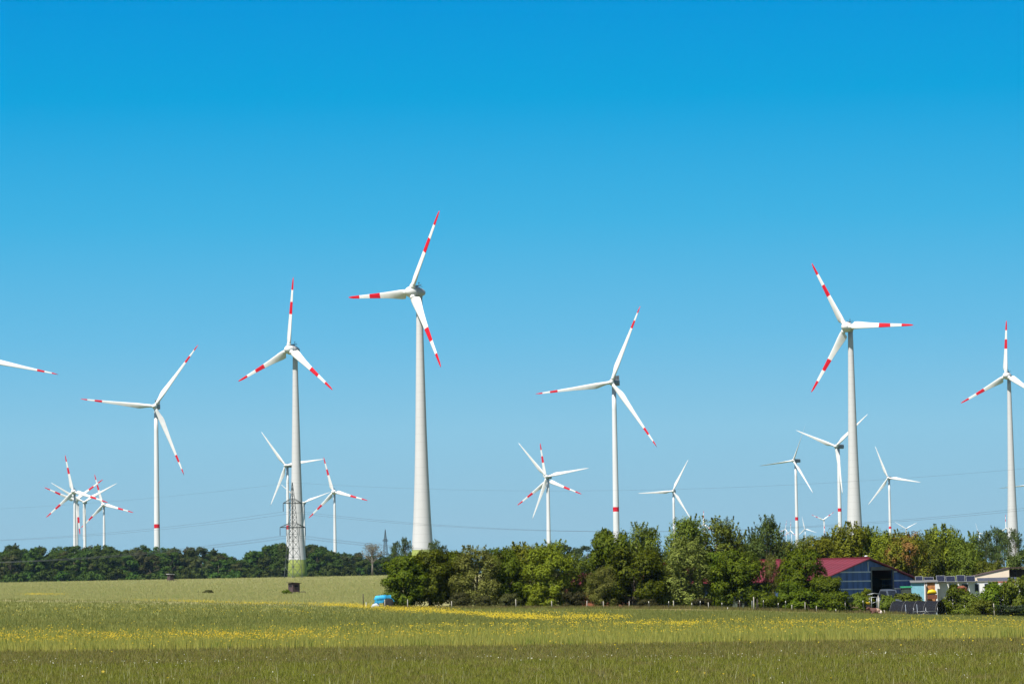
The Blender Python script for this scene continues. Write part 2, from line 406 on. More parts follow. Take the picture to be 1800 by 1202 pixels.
def drift(n, x0, x1, y0, y1, thr=.4, sx=2.2, sy=6., soft=.35, fade=40):
    """flowers in drifts: patchy, thinning out toward both ends"""
    px = np.random.uniform(x0 - fade, x1 + fade, n * 2); t = np.random.normal(.5, .27, n * 2)
    ff = lambda f, p: f(p) if callable(f) else np.full_like(p, f)
    a, b = ff(y0, px), ff(y1, px)
    keep = np.random.rand(n * 2) < np.clip(np.minimum(px - x0 + fade, x1 + fade - px) / (2 * fade), 0, 1)
    P = hit(px[keep], (a + (b - a) * t)[keep])
    v = .6 * vnoise(P[:, 0] / sx, P[:, 1] / sy) + .4 * vnoise(P[:, 0] / sx * 2.7 + 9, P[:, 1] / sy * 2.7 + 3)
    return P[np.random.rand(len(P)) < np.clip((v - thr) / soft, 0, 1)]
FLT = [
    drift(3900, -40, 620, lnf((0, 1119), (300, 1121), (620, 1116)), lnf((0, 1142), (620, 1138)), .34),
    drift(3000, 560, 1860, lnf((560, 1117), (1200, 1105), (1800, 1095)), lnf((560, 1138), (1800, 1122)), .38)]
FLP = [
    drift(3024, 590, 780, lnf((590, 1066), (640, 1065), (780, 1071)), lnf((590, 1068), (680, 1078), (780, 1082)), .2),
    drift(3312, 800, 1050, lnf((800, 1078), (900, 1080), (1050, 1082)), lnf((800, 1082), (900, 1096), (1050, 1097)), .3),
    drift(700, 1040, 1100, 1085, 1095, .35, fade=15),
    drift(2900, 270, 640, lnf((250, 1055.5), (640, 1063)), lnf((250, 1058), (420, 1065), (640, 1069)), .36, 4., 5., .35, 70),
    drift(900, 45, 105, 1045, 1048, .2, fade=20),
    drift(1296, 600, 1250, lnf((600, 1103), (1250, 1098)), lnf((600, 1110), (1250, 1106)), .42),
    drift(3024, 1080, 1860, lnf((1080, 1096), (1400, 1092), (1800, 1087)), lnf((1080, 1108), (1800, 1106)), .40),
    drift(1300, 0, 620, lnf((0, 1066), (620, 1074)), lnf((0, 1080), (620, 1082)), .5),
    drift(1500, -40, 1860, 1062, 1140, .5)]
flowers('yellow_flowers', np.concatenate([p for p in FLP if len(p)]), .42, .085, FL_Y, 'yellow wildflowers in drifts across the meadow')
flowers('yellow_flowers', np.concatenate(FLT), .62, .075, FL_Y, 'yellow wildflowers among the tall grass band behind the short foreground grass')
flowers('white_flowers', np.concatenate([drift(260, -40, 1860, lnf((0, 1165), (1800, 1148)), lnf((0, 1178), (1800, 1160)), .35), region(60, -40, 1860, 1150, 1210)]), .25, .042, FL_W, 'small white flower heads in the foreground grass')
flowers('yellow_weeds', region(14, 0, 1800, 1185, 1202), .2, .1, FL_Y, 'a few yellow flowers low in the foreground grass')

# ------------------------------------------------------------------ wind turbines
def airfoil(n=18):
    pts = []
    for i in range(n):
        t = 2 * math.pi * i / n
        x = .5 * (1 - math.cos(t)); sgn = 1 if math.sin(t) >= 0 else -1
        yt = 5 * (.2969 * math.sqrt(x) - .126 * x - .3516 * x * x + .2843 * x ** 3 - .1036 * x ** 4)
        pts.append((x, yt * sgn * (1.0 if sgn > 0 else .8), .5 * (1 - math.cos(t)), .5 * math.sin(t)))
    return pts
def blade_mesh(name, R, chord, bands, twist0, pitch, mats, sweep=0):
    """blade along +Z from r0 to R, leading edge toward +X, upwind -Y"""
    rs = sorted(set([c[0] for c in chord] + [b for bd in bands for b in bd] + [.3, .42, .6, .78]))
    cs = np.array(chord); af = airfoil(); n = len(af); mb = MB(); rows = []
    for r in rs:
        c = np.interp(r, cs[:, 0], cs[:, 1]) * R; th = np.interp(r, cs[:, 0], cs[:, 2]); circ = float(np.interp(r, cs[:, 0], cs[:, 3]))
        beta = R_(twist0) * max(0, 1 - r) ** 2.2 + R_(pitch)
        row = []
        for xa, ya, xc, yc in af:
            x = (xa * (1 - circ) + xc * circ) ; y = (ya * th * (1 - circ) + yc * circ * th)
            ch = (.30 * (1 - circ) + .5 * circ - x) * c       # + toward leading edge
            nr = y * c                                        # suction side downwind (+Y)
            X = ch * math.cos(beta) + nr * math.sin(beta); Yv = -ch * math.sin(beta) + nr * math.cos(beta)
            bend = -.02 * R * r * r
            row.append((X, Yv + bend, r * R))
        rows.append(row)
    for row in rows: mb.v += row
    for i in range(len(rs) - 1):
        mid = (rs[i] + rs[i + 1]) / 2; mi = 1 if any(a <= mid <= b for a, b in bands) else 0
        for j in range(n):
            mb.f.append([i * n + j, i * n + (j + 1) % n, (i + 1) * n + (j + 1) % n, (i + 1) * n + j]); mb.m.append(mi); mb.s.append(True)
    mb.f.append(list(range(n))); mb.m.append(0); mb.s.append(False)
    k = len(rs) - 1; mb.f.append([k * n + j for j in range(n)]); mb.m.append(1 if bands else 0); mb.s.append(False)
    me = mb.mesh(name, mats)
    import bmesh
    bm = bmesh.new(); bm.from_mesh(me); bmesh.ops.recalc_face_normals(bm, faces=bm.faces); bm.to_mesh(me); bm.free()
    return me
# (r/R, chord/R, thickness ratio, circularity)
CH_E = [(.06, .056, 1, 1), (.085, .058, 1, .9), (.10, .095, .5, .25), (.115, .112, .42, 0), (.16, .112, .36, 0), (.25, .094, .28, 0), (.35, .077, .24, 0), (.5, .060, .2, 0), (.7, .044, .18, 0), (.85, .035, .16, 0), (.94, .026, .15, 0), (.98, .016, .15, 0), (1, .004, .2, 0)]
CH_V = [(.03, .042, 1, 1), (.06, .042, 1, 1), (.12, .052, .7, .45), (.18, .068, .42, .05), (.22, .071, .34, 0), (.32, .060, .27, 0), (.5, .043, .22, 0), (.7, .030, .18, 0), (.86, .021, .16, 0), (.95, .014, .15, 0), (1, .003, .2, 0)]
CH_W = [(.03, .045, 1, 1), (.07, .045, 1, 1), (.14, .062, .6, .3), (.2, .082, .4, 0), (.26, .080, .32, 0), (.4, .063, .25, 0), (.6, .043, .2, 0), (.8, .029, .17, 0), (.93, .018, .15, 0), (1, .004, .2, 0)]
RAD = {'E': 41., 'B': 41., 'V': 56., 'W': 45.}
BL = {}
def get_blade(ty, pitch):
    if (ty, pitch) not in BL:
        if ty in 'EB': BL[ty, pitch] = blade_mesh('blade', 41, CH_E, [(.49, .66), (.825, 1)], 31, pitch, [WHITE, RED])
        if ty == 'V': BL[ty, pitch] = blade_mesh('blade', 56, CH_V, [(.71, .81), (.91, 1)], 22, pitch, [WHITE, RED])
        if ty == 'W': BL[ty, pitch] = blade_mesh('blade', 45, CH_W, [], 22, pitch, [WHITE, RED])
    return BL[ty, pitch]
AX = Matrix(((1, 0, 0, 0), (0, 0, -1, 0), (0, 1, 0, 0), (0, 0, 0, 1)))     # local z -> -y (upwind)
def egg(prof, mats, name):
    return MB().lathe(prof, 28, frame=AX).mesh(name, mats)
def hub_E():
    mb = MB().lathe([(3.0, .05), (2.9, .5), (2.6, 1.05), (2.1, 1.6), (1.3, 2.15), (.2, 2.55), (-1.0, 2.78), (-1.6, 2.8)][::-1], 28, frame=AX)
    return mb
def collars(mb, phis, r0, r1, rad):
    for p in phis:
        d = Vector((math.cos(p), 0, math.sin(p))); mb.tube([d * r0, d * r1, d * r1 * 1.02], [rad, rad, rad * .96], 16)
NAC_E = egg([(-9.2, .1), (-9.0, .6), (-8.4, 1.2), (-7.2, 1.75), (-5.5, 2.3), (-3.5, 2.72), (-1.62, 2.86)], [NACGREY], 'nacelle')
def nac_V():
    mb = MB(); hw, h0, h1 = 1.9, -1.9, 2.0
    def sec(y, k, dz=0): # rounded rectangle
        out = []
        for cx, cz, a0 in ((1, 1, 0), (-1, 1, 90), (-1, -1, 180), (1, -1, 270)):
            for t in (0, 30, 60, 90):
                a = R_(a0 + t); out.append(Vector((cx * (hw - .6) * k + .6 * k * math.cos(a), y, (h0 + h1) / 2 + (cz * ((h1 - h0) / 2 - .6) + .6 * math.sin(a)) * k + dz)))
        return out
    secs = [sec(1.4, .82), sec(2.2, .97), sec(4, 1), sec(10.5, 1), sec(11.6, .93), sec(12.0, .8)]
    n = 16; vs = [v for s in secs for v in s]
    fs = [(i * n + j, i * n + (j + 1) % n, (i + 1) * n + (j + 1) % n, (i + 1) * n + j) for i in range(len(secs) - 1) for j in range(n)]
    fs += [tuple(range(n)), tuple(range((len(secs) - 1) * n, len(secs) * n))]
    mb.add(vs, fs, 0, True); return mb
NAC_Vm = nac_V().mesh('nacelle', [NACSHADE])
NAC_Wm = nac_V().mesh('nacelle', [NACSHADE])
def cooler():
    mb = MB()
    for x in (-1.7, 0, 1.7): mb.box((x, 10.4, 3.5), (.25, .35, 3.2))
    for z in (2.25, 5.0): mb.box((0, 10.4, z), (3.9, .4, .3))
    mb.box((0, 10.45, 3.6), (3.4, .12, 2.5), m=1)
    mb.bar((-1.6, 9.9, 2.0), (-1.6, 10.3, 4.8), .15).bar((1.6, 9.0, 2.0), (1.6, 10.3, 4.8), .15)
    return mb.mesh('cooler', [NACSHADE, SENSOR])
COOL = cooler()
def sensors():
    mb = MB(); mb.bar((0, 5.4, 2.1), (0, 5.4, 4.3), .18); mb.bar((-1.5, 5.4, 3.3), (1.5, 5.4, 3.3), .16); mb.bar((-1.5, 5.4, 3.3), (-1.5, 5.4, 3.9), .14); mb.bar((1.5, 5.4, 3.3), (1.5, 5.4, 3.9), .14)
    mb.box((0, 3.6, 2.85), (1.2, 2.0, .35)); mb.bar((0, 5.4, 3.3), (0, 7.6, 2.6), .14); mb.box((0, 5.4, 4.4), (.45, .45, .4)); return mb.mesh('wind_sensor', [SENSOR])
SENS = sensors()
def spinner_V(): return MB().lathe([(-1.5, 1.75), (-.4, 1.8), (.6, 1.7), (1.5, 1.35), (2.2, .8), (2.5, .3), (2.55, .02)], 24, frame=AX)

def turbine(ty, tips, label, ring=None, pitch=0, group=None, slim=True, over=None, cosmin=.45):
    R = RAD[ty]; t = np.array(tips, float); c = t.mean(0); d = t - c
    cr, sr = math.cos(ROLL), math.sin(ROLL)
    u = d[:, 0] * cr + d[:, 1] * sr; v = -(-d[:, 0] * sr + d[:, 1] * cr)
    Rv = math.sqrt((v ** 2).sum() / 1.5); Rh = math.sqrt((u ** 2).sum() / 1.5)
    if Rh > Rv: Rp = (Rh + Rv) / 2; cps = .98
    else: Rp = Rv; cps = max(cosmin, Rh / Rv)
    psi = math.acos(min(cps, .985)); Y = R * F / Rp
    ph = np.arctan2(v, u / cps)
    base = ph[0]; offs = [((p - base + math.pi / 3) % (2 * math.pi / 3)) - math.pi / 3 for p in ph]
    phi0 = base + sum(offs) / 3
    sc = .72 if Rp < 30 else 1.0; Y *= sc
    C = at(c[0], c[1], Y); az = math.atan2(C.x, C.y); th = -psi - az
    a = Vector((math.sin(th), -math.cos(th), 0))
    ov = over or {'E': 5.6, 'B': 5.6, 'V': 5.0, 'W': 4.6}[ty]
    base_xy = C - a * ov * sc; g = gzf(base_xy.x, base_xy.y)
    root = empty('wind_turbine', (base_xy.x, base_xy.y, g), th, label, 'wind turbine', group)
    root.scale = (sc, sc, sc)
    hz = (C.z - g) / sc; top = hz - {'E': 2.2, 'B': 2.2, 'V': 1.6, 'W': 1.5}[ty]
    # tower
    mb = MB(); k = .5
    if ty == 'E':
        prof = [(0, 11.6), (.04, 10.9), (.1, 9.7), (.2, 8.1), (.35, 6.5), (.5, 5.3), (.7, 4.2), (.85, 3.4), (1, 2.7)]
        pp = [(x[0] * top, x[1] / 2) for x in prof]; mm = [CONC16]
        fine = np.linspace(0, top, 30); pz = [p[0] for p in pp]; pr = [p[1] for p in pp]
        mb.lathe([(z, float(np.interp(z, pz, pr))) for z in fine], 32)
    else:
        d0, d1 = {'B': (4.6, 2.4), 'V': (4.9, 2.9), 'W': (4.4, 2.6)}[ty]
        zs = list(np.linspace(0, top, 9)); ri = None
        if ring:
            z0 = at(c[0], ring[1], base_xy.y).z - g; z1 = at(c[0], ring[0], base_xy.y).z - g; ri = (z0, z1); zs = sorted(zs + [z0, z1])
        mats = [1 if ri and ri[0] <= (zs[i] + zs[i + 1]) / 2 <= ri[1] else 0 for i in range(len(zs) - 1)]
        mb.lathe([(z, (d0 + (d1 - d0) * z / top) / 2) for z in zs], 24, mats); mm = [TOWERW, RED]
    mb.build('tower', mm, root)
    # rotor sits at local (0, -ov, hz)
    rc = Vector((0, -ov, hz)); phis = [phi0 + k * 2 * math.pi / 3 for k in range(3)]
    nac = link('nacelle', {'E': NAC_E, 'B': NAC_E, 'V': NAC_Vm, 'W': NAC_Wm}[ty], root, rc)
    if ty in 'EB':
        link('wind_sensor', SENS, nac); hb = hub_E(); collars(hb, phis, 1.2, 3.35, 1.32)
    else:
        if ty == 'V': link('cooler', COOL, nac)
        hb = spinner_V(); collars(hb, phis, .6, R * .035, R * .0225)
    yb = MB().tube([(0, 0, top - .3), (0, 0, hz - (1.6 if ty in 'EB' else 1.3))], [1.5, 1.5], 20)
    yb.build('yaw_bearing', [NACGREY], root)
    hb.build('hub', [WHITE], root, rc)
    bm_ = get_blade(ty, pitch)
    for p in phis:
        o = link('blade', bm_, root, rc); o.rotation_euler = (0, math.pi / 2 - p, 0)
    return root, Y

GT = 'wind turbines'
TURB = [
 ('V', [(102, 659), (-70, 507), (-113, 735)], 'white wind turbine cut off by the left edge, only one red-tipped blade reaching in', (921, 928), 0),
 ('V', [(351, 604), (143, 704), (321, 834)], 'tall slim white wind turbine with red tower ring standing behind the forest on the left', (921, 928), 0),
 ('E', [(521, 487), (418, 671), (583, 685)], 'grey wind turbine with flared green-footed tower right behind the lattice pylon', None, 2),
 ('E', [(780, 371), (613, 523), (771, 645)], 'largest and tallest grey wind turbine, its green tower foot behind the leftmost dark tree', None, 2),
 ('V', [(1130, 538), (941, 693), (1152, 785)], 'tall slim white wind turbine with red tower ring rising above the middle trees', (891, 899), 0),
 ('E', [(1432, 461), (1605, 573), (1423, 690)], 'big grey wind turbine with thick flared tower rising behind the red-roofed barn', None, 2),
 ('E', [(1776, 563), (1687, 711), (1842, 707)], 'grey wind turbine at the right edge, tower foot behind the poplars', None, 2),
 ('B', [(116, 800), (189, 882), (81, 910)], 'red-banded wind turbine with the highest blade tip in the far left cluster', None, 0),
 ('B', [(79, 857), (181, 842), (140, 939)], 'red-banded wind turbine tangled between two others in the far left cluster', None, 0),
 ('W', [(90, 849), (207, 848), (145.5, 950)], 'plain white wind turbine without red bands in the far left cluster', None, 0),
 ('B', [(163.7, 834), (236.7, 902.5), (143, 925)], 'red-banded wind turbine rightmost in the far left cluster', None, 0),
 ('W', [(461, 759), (570, 806), (474.5, 889)], 'plain white wind turbine with red tower ring left behind the lattice pylon', (923, 930), 0),
 ('B', [(570.5, 804), (646, 878.5), (542, 911)], 'small red-banded wind turbine right of the lattice pylon, its tower clear above the forest', None, 0),
 ('W', [(582, 861.5), (496, 853.5), (522.5, 935)], 'plain white far wind turbine mostly hidden behind the flared tower with the pylon', None, 0),
 ('W', [(913, 778.5), (1035.5, 821.5), (934, 913)], 'plain white wind turbine overlapping a red-banded one left of the middle slim turbine', None, 0),
 ('B', [(950.7, 779), (1022, 868), (909, 888)], 'red-banded wind turbine overlapping a plain white one left of the middle slim turbine', None, 0),
 ('W', [(1212, 807), (1121, 868), (1215, 914)], 'plain white wind turbine half sunk behind the tall trees right of the middle slim turbine', None, 0),
 ('W', [(1420.6, 742), (1335, 820.7), (1427, 865.5)], 'white wind turbine with two dark edge-on blades and a red tower ring', (908.5, 914.5), 60),
 ('W', [(1401, 756), (1527, 728), (1479, 869)], 'white wind turbine with red tower ring close left of the thick grey tower', (893, 899), 0),
 ('W', [(1540, 784), (1618.6, 847.5), (1524.5, 888)], 'white wind turbine with low red tower ring right of the thick grey tower', (925, 929), 0),
 ('W', [(1572.7, 917.4), (1614, 917.4), (1591, 952)], 'tiny far white wind turbine peeping over the trees right of the thick grey tower', None, 0),
 ('B', [(1424.6, 905.6), (1468.5, 900.6), (1449.5, 934)], 'tiny far red-banded wind turbine with two blades spread in a V above the trees', None, 0),
 ('W', [(1409, 907), (1436, 937), (1399, 944)], 'tiny far plain white wind turbine just right of the ringed tower with dark blades', None, 0),
 ('B', [(1392, 914), (1400, 942), (1377, 943)], 'tiny far red-banded wind turbine just left of the ringed tower with dark blades', None, 0),
 ('B', [(1385, 913), (1387, 940), (1369, 937)], 'tiny far red-banded wind turbine leftmost of the tiny ones at the ringed tower', None, 0),
 ('W', [(1714.6, 918), (1730, 939), (1715.4, 955)], 'tiny far white wind turbine showing between the yellow-green trees and the poplars', None, 0),
 ('B', [(1768, 904), (1787.3, 940), (1749.9, 940)], 'tiny far wind turbine whose upright blade shows just left of the right-edge tower', None, 0),
 ('W', [(1757, 857), (1843, 901), (1835, 798)], 'far wind turbine off the right edge, a dark blade crossing behind the right-edge tower', None, 60),
 ('B', [(1238, 897), (1256, 934), (1216, 934)], 'tiny far wind turbine with one pink tip showing above the tall middle trees', None, 0),
]
for ty, tips, lab, ring, pit in TURB:
    turbine(ty, tips, lab, ring, pit, GT)

# ------------------------------------------------------------------ pylons and conductors
def pylon_meshes():
    H = 34.; b = MB()
    def w(z): return float(np.interp(z, [0, 12, 22, 27, 34], [4.6, 3.0, 1.9, 1.35, .12])) / 2
    lv = [0, 4, 7.5, 10.5, 13.2, 15.6, 17.8, 19.8, 21.6, 23.3, 25, 26.6, 28.4, 30.4, 32.4, 34]
    cor = [(-1, -1), (1, -1), (1, 1), (-1, 1)]
    for i in range(len(lv) - 1):
        z0, z1 = lv[i], lv[i + 1]; a, c = w(z0), w(z1)
        for k in range(4):
            p, q = cor[k], cor[(k + 1) % 4]
            b.bar((p[0] * a, p[1] * a, z0), (p[0] * c, p[1] * c, z1), .17)
            b.bar((p[0] * a, p[1] * a, z0), (q[0] * c, q[1] * c, z1), .075)
            b.bar((q[0] * a, q[1] * a, z0), (p[0] * c, p[1] * c, z1), .075)
            b.bar((p[0] * c, p[1] * c, z1), (q[0] * c, q[1] * c, z1), .075)
    body = b.mesh('lattice_mast', [STEEL])
    def arm(z, half):
        m = MB()
        for s in (-1, 1):
            for yy in (-.6, .6):
                m.bar((0, yy, z), (s * half, 0, z), .2); m.bar((s * w(z), yy, z + 1.6), (s * half, 0, z + .05), .12)
            n = 5
            for i in range(n):
                f0, f1 = i / n, (i + 1) / n
                m.bar((s * half * f0, .6 * (1 - f0), z), (s * half * f1, -.6 * (1 - f1), z), .08); m.bar((s * half * f0, 0, z + 1.4 * (1 - f0)), (s * half * f1, 0, z), .07)
        return m.mesh('crossarm', [STEEL])
    ins = MB(); ins.tube([(0, 0, 0), (0, 0, -3.0)], .09, 6)
    for i in range(9): ins.lathe([(-.3 - i * .28, .1), (-.36 - i * .28, .22), (-.40 - i * .28, .1)], 8)
    return body, arm(26.6, 4.4), arm(18.0, 6.0), ins.mesh('insulator', [GLASSINS])
PB, PA1, PA2, PI = pylon_meshes()
ATT = [(-4.4, 26.6), (4.4, 26.6), (-6.0, 18.0), (-3.0, 18.0), (3.0, 18.0), (6.0, 18.0)]
def pylon(x, y, rz, label, s=1.0, detail=True):
    r = empty('transmission_pylon', (x, y, gzf(x, y)), rz, label, 'pylon', 'lattice power pylons'); r.scale = (s, s, s)
    link('lattice_mast', PB, r)
    a1 = link('crossarm', PA1, r); a2 = link('crossarm', PA2, r)
    if detail:
        for i, (ax, az) in enumerate(ATT): link('insulator', PI, a1 if i < 2 else a2, (ax, 0, az))
    return r
line_dir = Vector((262, -265, 0)).normalized(); arm_rz = math.atan2(line_dir.x, -line_dir.y)   # arm local x perpendicular to the line
arm_dir = Vector((-line_dir.y, line_dir.x, 0)); arm_rz = math.atan2(arm_dir.y, arm_dir.x)
p1 = G(516, 1250); p2 = G(2050, 985); p3 = G(-480, 1515)
pylon(p1.x, p1.y, arm_rz, 'nearest dark lattice pylon with two crossarms in front of the green-footed turbine tower')
PYL = [p3, p1, p2]
pa = at(678, 1000, 2600); pylon(pa.x, pa.y, arm_rz + .4, 'small distant lattice pylon above the forest left of the dark rounded tree', 1.15, False)
pb_ = at(1455, 1000, 4700); pylon(pb_.x, pb_.y, arm_rz + .4, 'tiny faint lattice pylon above the trees beside the V-bladed tiny turbine', 1.55, False)
WIRE = mat('conductor_dark', (.10, .11, .12), .5, .05, 1, .3)
def wire(A, B, sag, label, r=.028):
    pts = []
    for i in range(41):
        t = i / 40; p = A.lerp(B, t); p.z -= sag * 4 * t * (1 - t); pts.append(p)
    o = MB().tube(pts, r, 5).build('power_cable', [WIRE]); tag(o, label, 'cable', 'cables of the power line')
def apt(P, ax, az): return P + arm_dir * ax + Vector((0, 0, az))
for (A, B, side) in ((p3, p1, 'left'), (p1, p2, 'right')):
    for i, (ax, az) in enumerate(ATT):
        up = 'upper' if i < 2 else 'lower'
        wire(apt(A, ax, az - 3), apt(B, ax, az - 3), 9.0 if side == 'right' else 7.0, 'thin dark cable strung from the %s crossarm of the nearest pylon to the %s' % (up, side))
    wire(apt(A, 0, 34), apt(B, 0, 34), 6.0 if side == 'right' else 5.0, 'faint single cable strung from the peak of the nearest pylon to the %s' % side, .02)

# ------------------------------------------------------------------ trees
def leaves(rng, pos, nrm, size, asp=.62):
    n = len(pos); nrm = nrm / np.linalg.norm(nrm, axis=1)[:, None]
    a = rng.normal(size=(n, 3)); u = np.cross(nrm, a); u /= np.linalg.norm(u, axis=1)[:, None]; v = np.cross(nrm, u)
    s = (size * (.55 + .9 * rng.random(n)))[:, None] * .5
    q = np.stack([pos - u * s, pos - v * s * asp + u * s * .15, pos + u * s, pos + v * s * asp + u * s * .1], 1) + (nrm * s * .25)[:, None, :] * np.array([0, 1, 0, 1])[None, :, None]
    return q.reshape(-1, 3)
def crown(seed, W, H, kind, n, leaf, z0=.08, nl=None):
    rng = np.random.default_rng(seed); pos = []; nrm = []; lob = []
    nl = nl or {'round': 46, 'loose': 44, 'bush': 26, 'far': 22, 'poplar': 30}[kind]
    for i in range(nl):
        t = z0 + (.93 - z0) * (i + rng.random()) / nl
        if kind == 'round': e = max(.05, math.sin(math.pi * min(.97, t * .72 + .26))) ** .5
        elif kind == 'loose': e = max(.05, math.sin(math.pi * (t * .64 + .30))) ** .7
        elif kind == 'far': e = max(.05, math.sin(math.pi * (t * .74 + .22))) ** .5
        elif kind == 'poplar': e = max(.08, math.sin(math.pi * (t * .7 + .2))) ** 1.0 * (1 if t > .3 else .5)
        else: e = max(.05, math.sin(math.pi * (t * .66 + .32))) ** .6
        a = rng.random() * 6.283; rr = e * W / 2 * (.2 + .70 * math.sqrt(rng.random()))
        r = W * rng.uniform(.10, .19) * (1.0 if kind != 'bush' else 1.15)
        z = t * H
        r = min(r, max(.2, (H - z) * .9 + .1 * r))
        lob.append((rr * math.cos(a), rr * math.sin(a), z, r))
    wts = np.array([l[3] ** 2 for l in lob]); wts /= wts.sum()
    for (x, y, z, r), w in zip(lob, wts):
        k = max(8, int(n * w)); d = rng.normal(size=(k, 3)); d /= np.linalg.norm(d, axis=1)[:, None]
        d[:, 2] = np.where((d[:, 2] < -.3) & (rng.random(k) < .5), -d[:, 2], d[:, 2])
        rad = r * (.55 + .5 * rng.random(k) ** .6) * (1 + .28 * np.sin(d[:, 0] * 5 + x * 3) * np.sin(d[:, 1] * 5 + y * 3))
        ez = 1.2 if kind in ('loose', 'poplar') else .85
        p = np.array([x, y, z]) + d * rad[:, None] * np.array([1, 1, ez])
        out = np.array([x, y, (z - H * .45) * .6]); out = out / (np.linalg.norm(out) + 1e-6)
        pos.append(p); nrm.append(d * 1.3 + out * .4 + rng.normal(size=(k, 3)) * .34 + np.array([0, 0, .3]))
    if kind in ('loose', 'poplar'):                          # upright sprigs at the outline
        for i in range(46):
            l = lob[rng.integers(len(lob) // 3, len(lob))]; a = rng.random() * 6.28; k = 26
            b0 = np.array([l[0] + l[3] * math.cos(a) * .8, l[1] + l[3] * math.sin(a) * .8, l[2] + l[3] * .8]); dr = np.array([math.cos(a) * .35, math.sin(a) * .35, 1.0])
            t = rng.random((k, 1)); p = b0 + dr * t * W * .11 + rng.normal(size=(k, 3)) * W * .012 * (1.2 - t)
            pos.append(p); nrm.append(rng.normal(size=(k, 3)) + np.array([0, 0, .4]))
    else:
        for i in range(40):
            l = lob[rng.integers(0, len(lob))]; d = rng.normal(size=3); d[2] = abs(d[2]); d /= np.linalg.norm(d); k = 16
            t = rng.random((k, 1)); p = np.array(l[:3]) + d * (l[3] * (.9 + .3 * t)) + rng.normal(size=(k, 3)) * W * .016
            pos.append(p); nrm.append(rng.normal(size=(k, 3)) + d)
    pos = np.concatenate(pos); nrm = np.concatenate(nrm); ok = pos[:, 2] > .05
    v = leaves(rng, pos[ok], nrm[ok], leaf)
    return v, np.arange(len(v)).reshape(-1, 4), lob
def trunk(seed, H, r, lob, top=.72):
    rng = random.Random(seed); mb = MB(); pts = []; x = y = 0
    for i in range(7):
        pts.append((x, y, H * top * i / 6)); x += rng.uniform(-.1, .1) * r * 4; y += rng.uniform(-.1, .1) * r * 4
    mb.tube(pts, [r * (1.35 if i == 0 else 1 - .13 * i) for i in range(7)], 8)
    big = sorted(lob, key=lambda l: -l[3])[:12]
    for l in big:
        i = min(6, max(1, int(l[2] / (H * top) * 6 * .6))); s = Vector(pts[i]); e = Vector(l[:3]); m = s.lerp(e, .5) + Vector((0, 0, -.05 * H * .3))
        mb.tube([s, m, e], [r * .42, r * .26, r * .1], 6)
    return mb
BARK = mat('bark_brown', (.09, .07, .05), .9, .25, 4, bump=.4)
BARKG = mat('bark_grey', (.20, .18, .15), .9, .25, 4, bump=.4)
LM = {
 'dark':   leaf_mat('leaf_dark_glossy', (.030, .052, .001), (.115, .145, .004), .6, .22, .08),
 'green':  leaf_mat('leaf_fresh_green', (.040, .068, .002), (.125, .16, .007), .6, .22, .08),
 'yellow': leaf_mat('leaf_yellow_green', (.085, .108, .004), (.205, .225, .014), .6, .22, .08),
 'willow': leaf_mat('leaf_pale_willow', (.09, .11, .014), (.215, .23, .05), .6, .22, .08),
 'olive':  leaf_mat('leaf_olive', (.055, .080, .005), (.165, .20, .022), .6, .22, .08),
 'blue':   leaf_mat('leaf_blue_green', (.034, .062, .010), (.105, .14, .028), .6, .22, .08),
 'brown':  leaf_mat('leaf_brown_tinged', (.10, .12, .005), (.22, .23, .02), .6, .22, .08, c3=(.24, .13, .035)),
 'forest': leaf_mat('leaf_forest_dark', (.026, .052, .006), (.068, .105, .012), .6, .22, .08, vr=(.6, 1.4, .465, .53)),
 'forest2': leaf_mat('leaf_forest_dull', (.045, .052, .014), (.088, .092, .026), .6, .22, .08, vr=(.6, 1.4, .465, .53)),
 'conifer': leaf_mat('leaf_conifer', (.028, .05, .022), (.055, .085, .038), .6, .1, .2),
 'twig':   leaf_mat('leaf_twiggy', (.10, .085, .05), (.15, .13, .075), .8, .1, .1),
}
CR = {}
def crown_set(key, W, H, kind, n, leaf, mt, seeds, bark=BARK, tr=None, z0=.08):
    CR[key] = []
    for s in seeds:
        v, f, lob = crown(s, W, H, kind, n, leaf, z0)
        cm = np_mesh('crown', v, f, LM[mt])
        tm = trunk(s, H, tr or W * .035, lob).mesh('trunk', [bark])
        CR[key].append((cm, tm, W, H))
crown_set('dark', 9, 9, 'round', 19000, .34, 'dark', (1, 2, 3), z0=.1)
crown_set('green', 9, 9, 'round', 18000, .34, 'green', (4, 5, 6), z0=.06)
crown_set('yellow', 8, 11, 'loose', 17000, .28, 'yellow', (7, 8, 9), z0=.05)
crown_set('willow', 7, 10, 'loose', 13000, .24, 'willow', (10, 11), z0=.05)
crown_set('olive', 9, 13, 'loose', 17000, .28, 'olive', (12, 13, 14), z0=.06)
crown_set('blue', 8, 13, 'loose', 15000, .28, 'blue', (15, 16), z0=.08)
crown_set('brown', 8, 11, 'loose', 15000, .28, 'brown', (17, 18), z0=.06)
crown_set('bush', 4, 3, 'bush', 6500, .22, 'olive', (19, 20, 21), z0=.02)
crown_set('bushd', 4, 3, 'bush', 6500, .22, 'green', (22, 23), z0=.02)
crown_set('bushy', 4, 4, 'bush', 6500, .22, 'yellow', (24, 25), z0=.02)
crown_set('bushf', 4, 3, 'bush', 5500, .22, 'forest2', (26, 27), z0=.02)
crown_set('far', 13, 22, 'far', 5200, .75, 'forest', (31, 32, 33, 34), z0=.05)
crown_set('fard', 13, 22, 'far', 4600, .75, 'forest2', (35, 36, 37), z0=.05)
crown_set('poplar', 9, 20, 'poplar', 4200, .42, 'blue', (41, 42, 43), BARKG, .32, z0=.36)
crown_set('farbush', 8, 6, 'bush', 1500, .8, 'forest', (44, 45), z0=.02)
CNT = {}
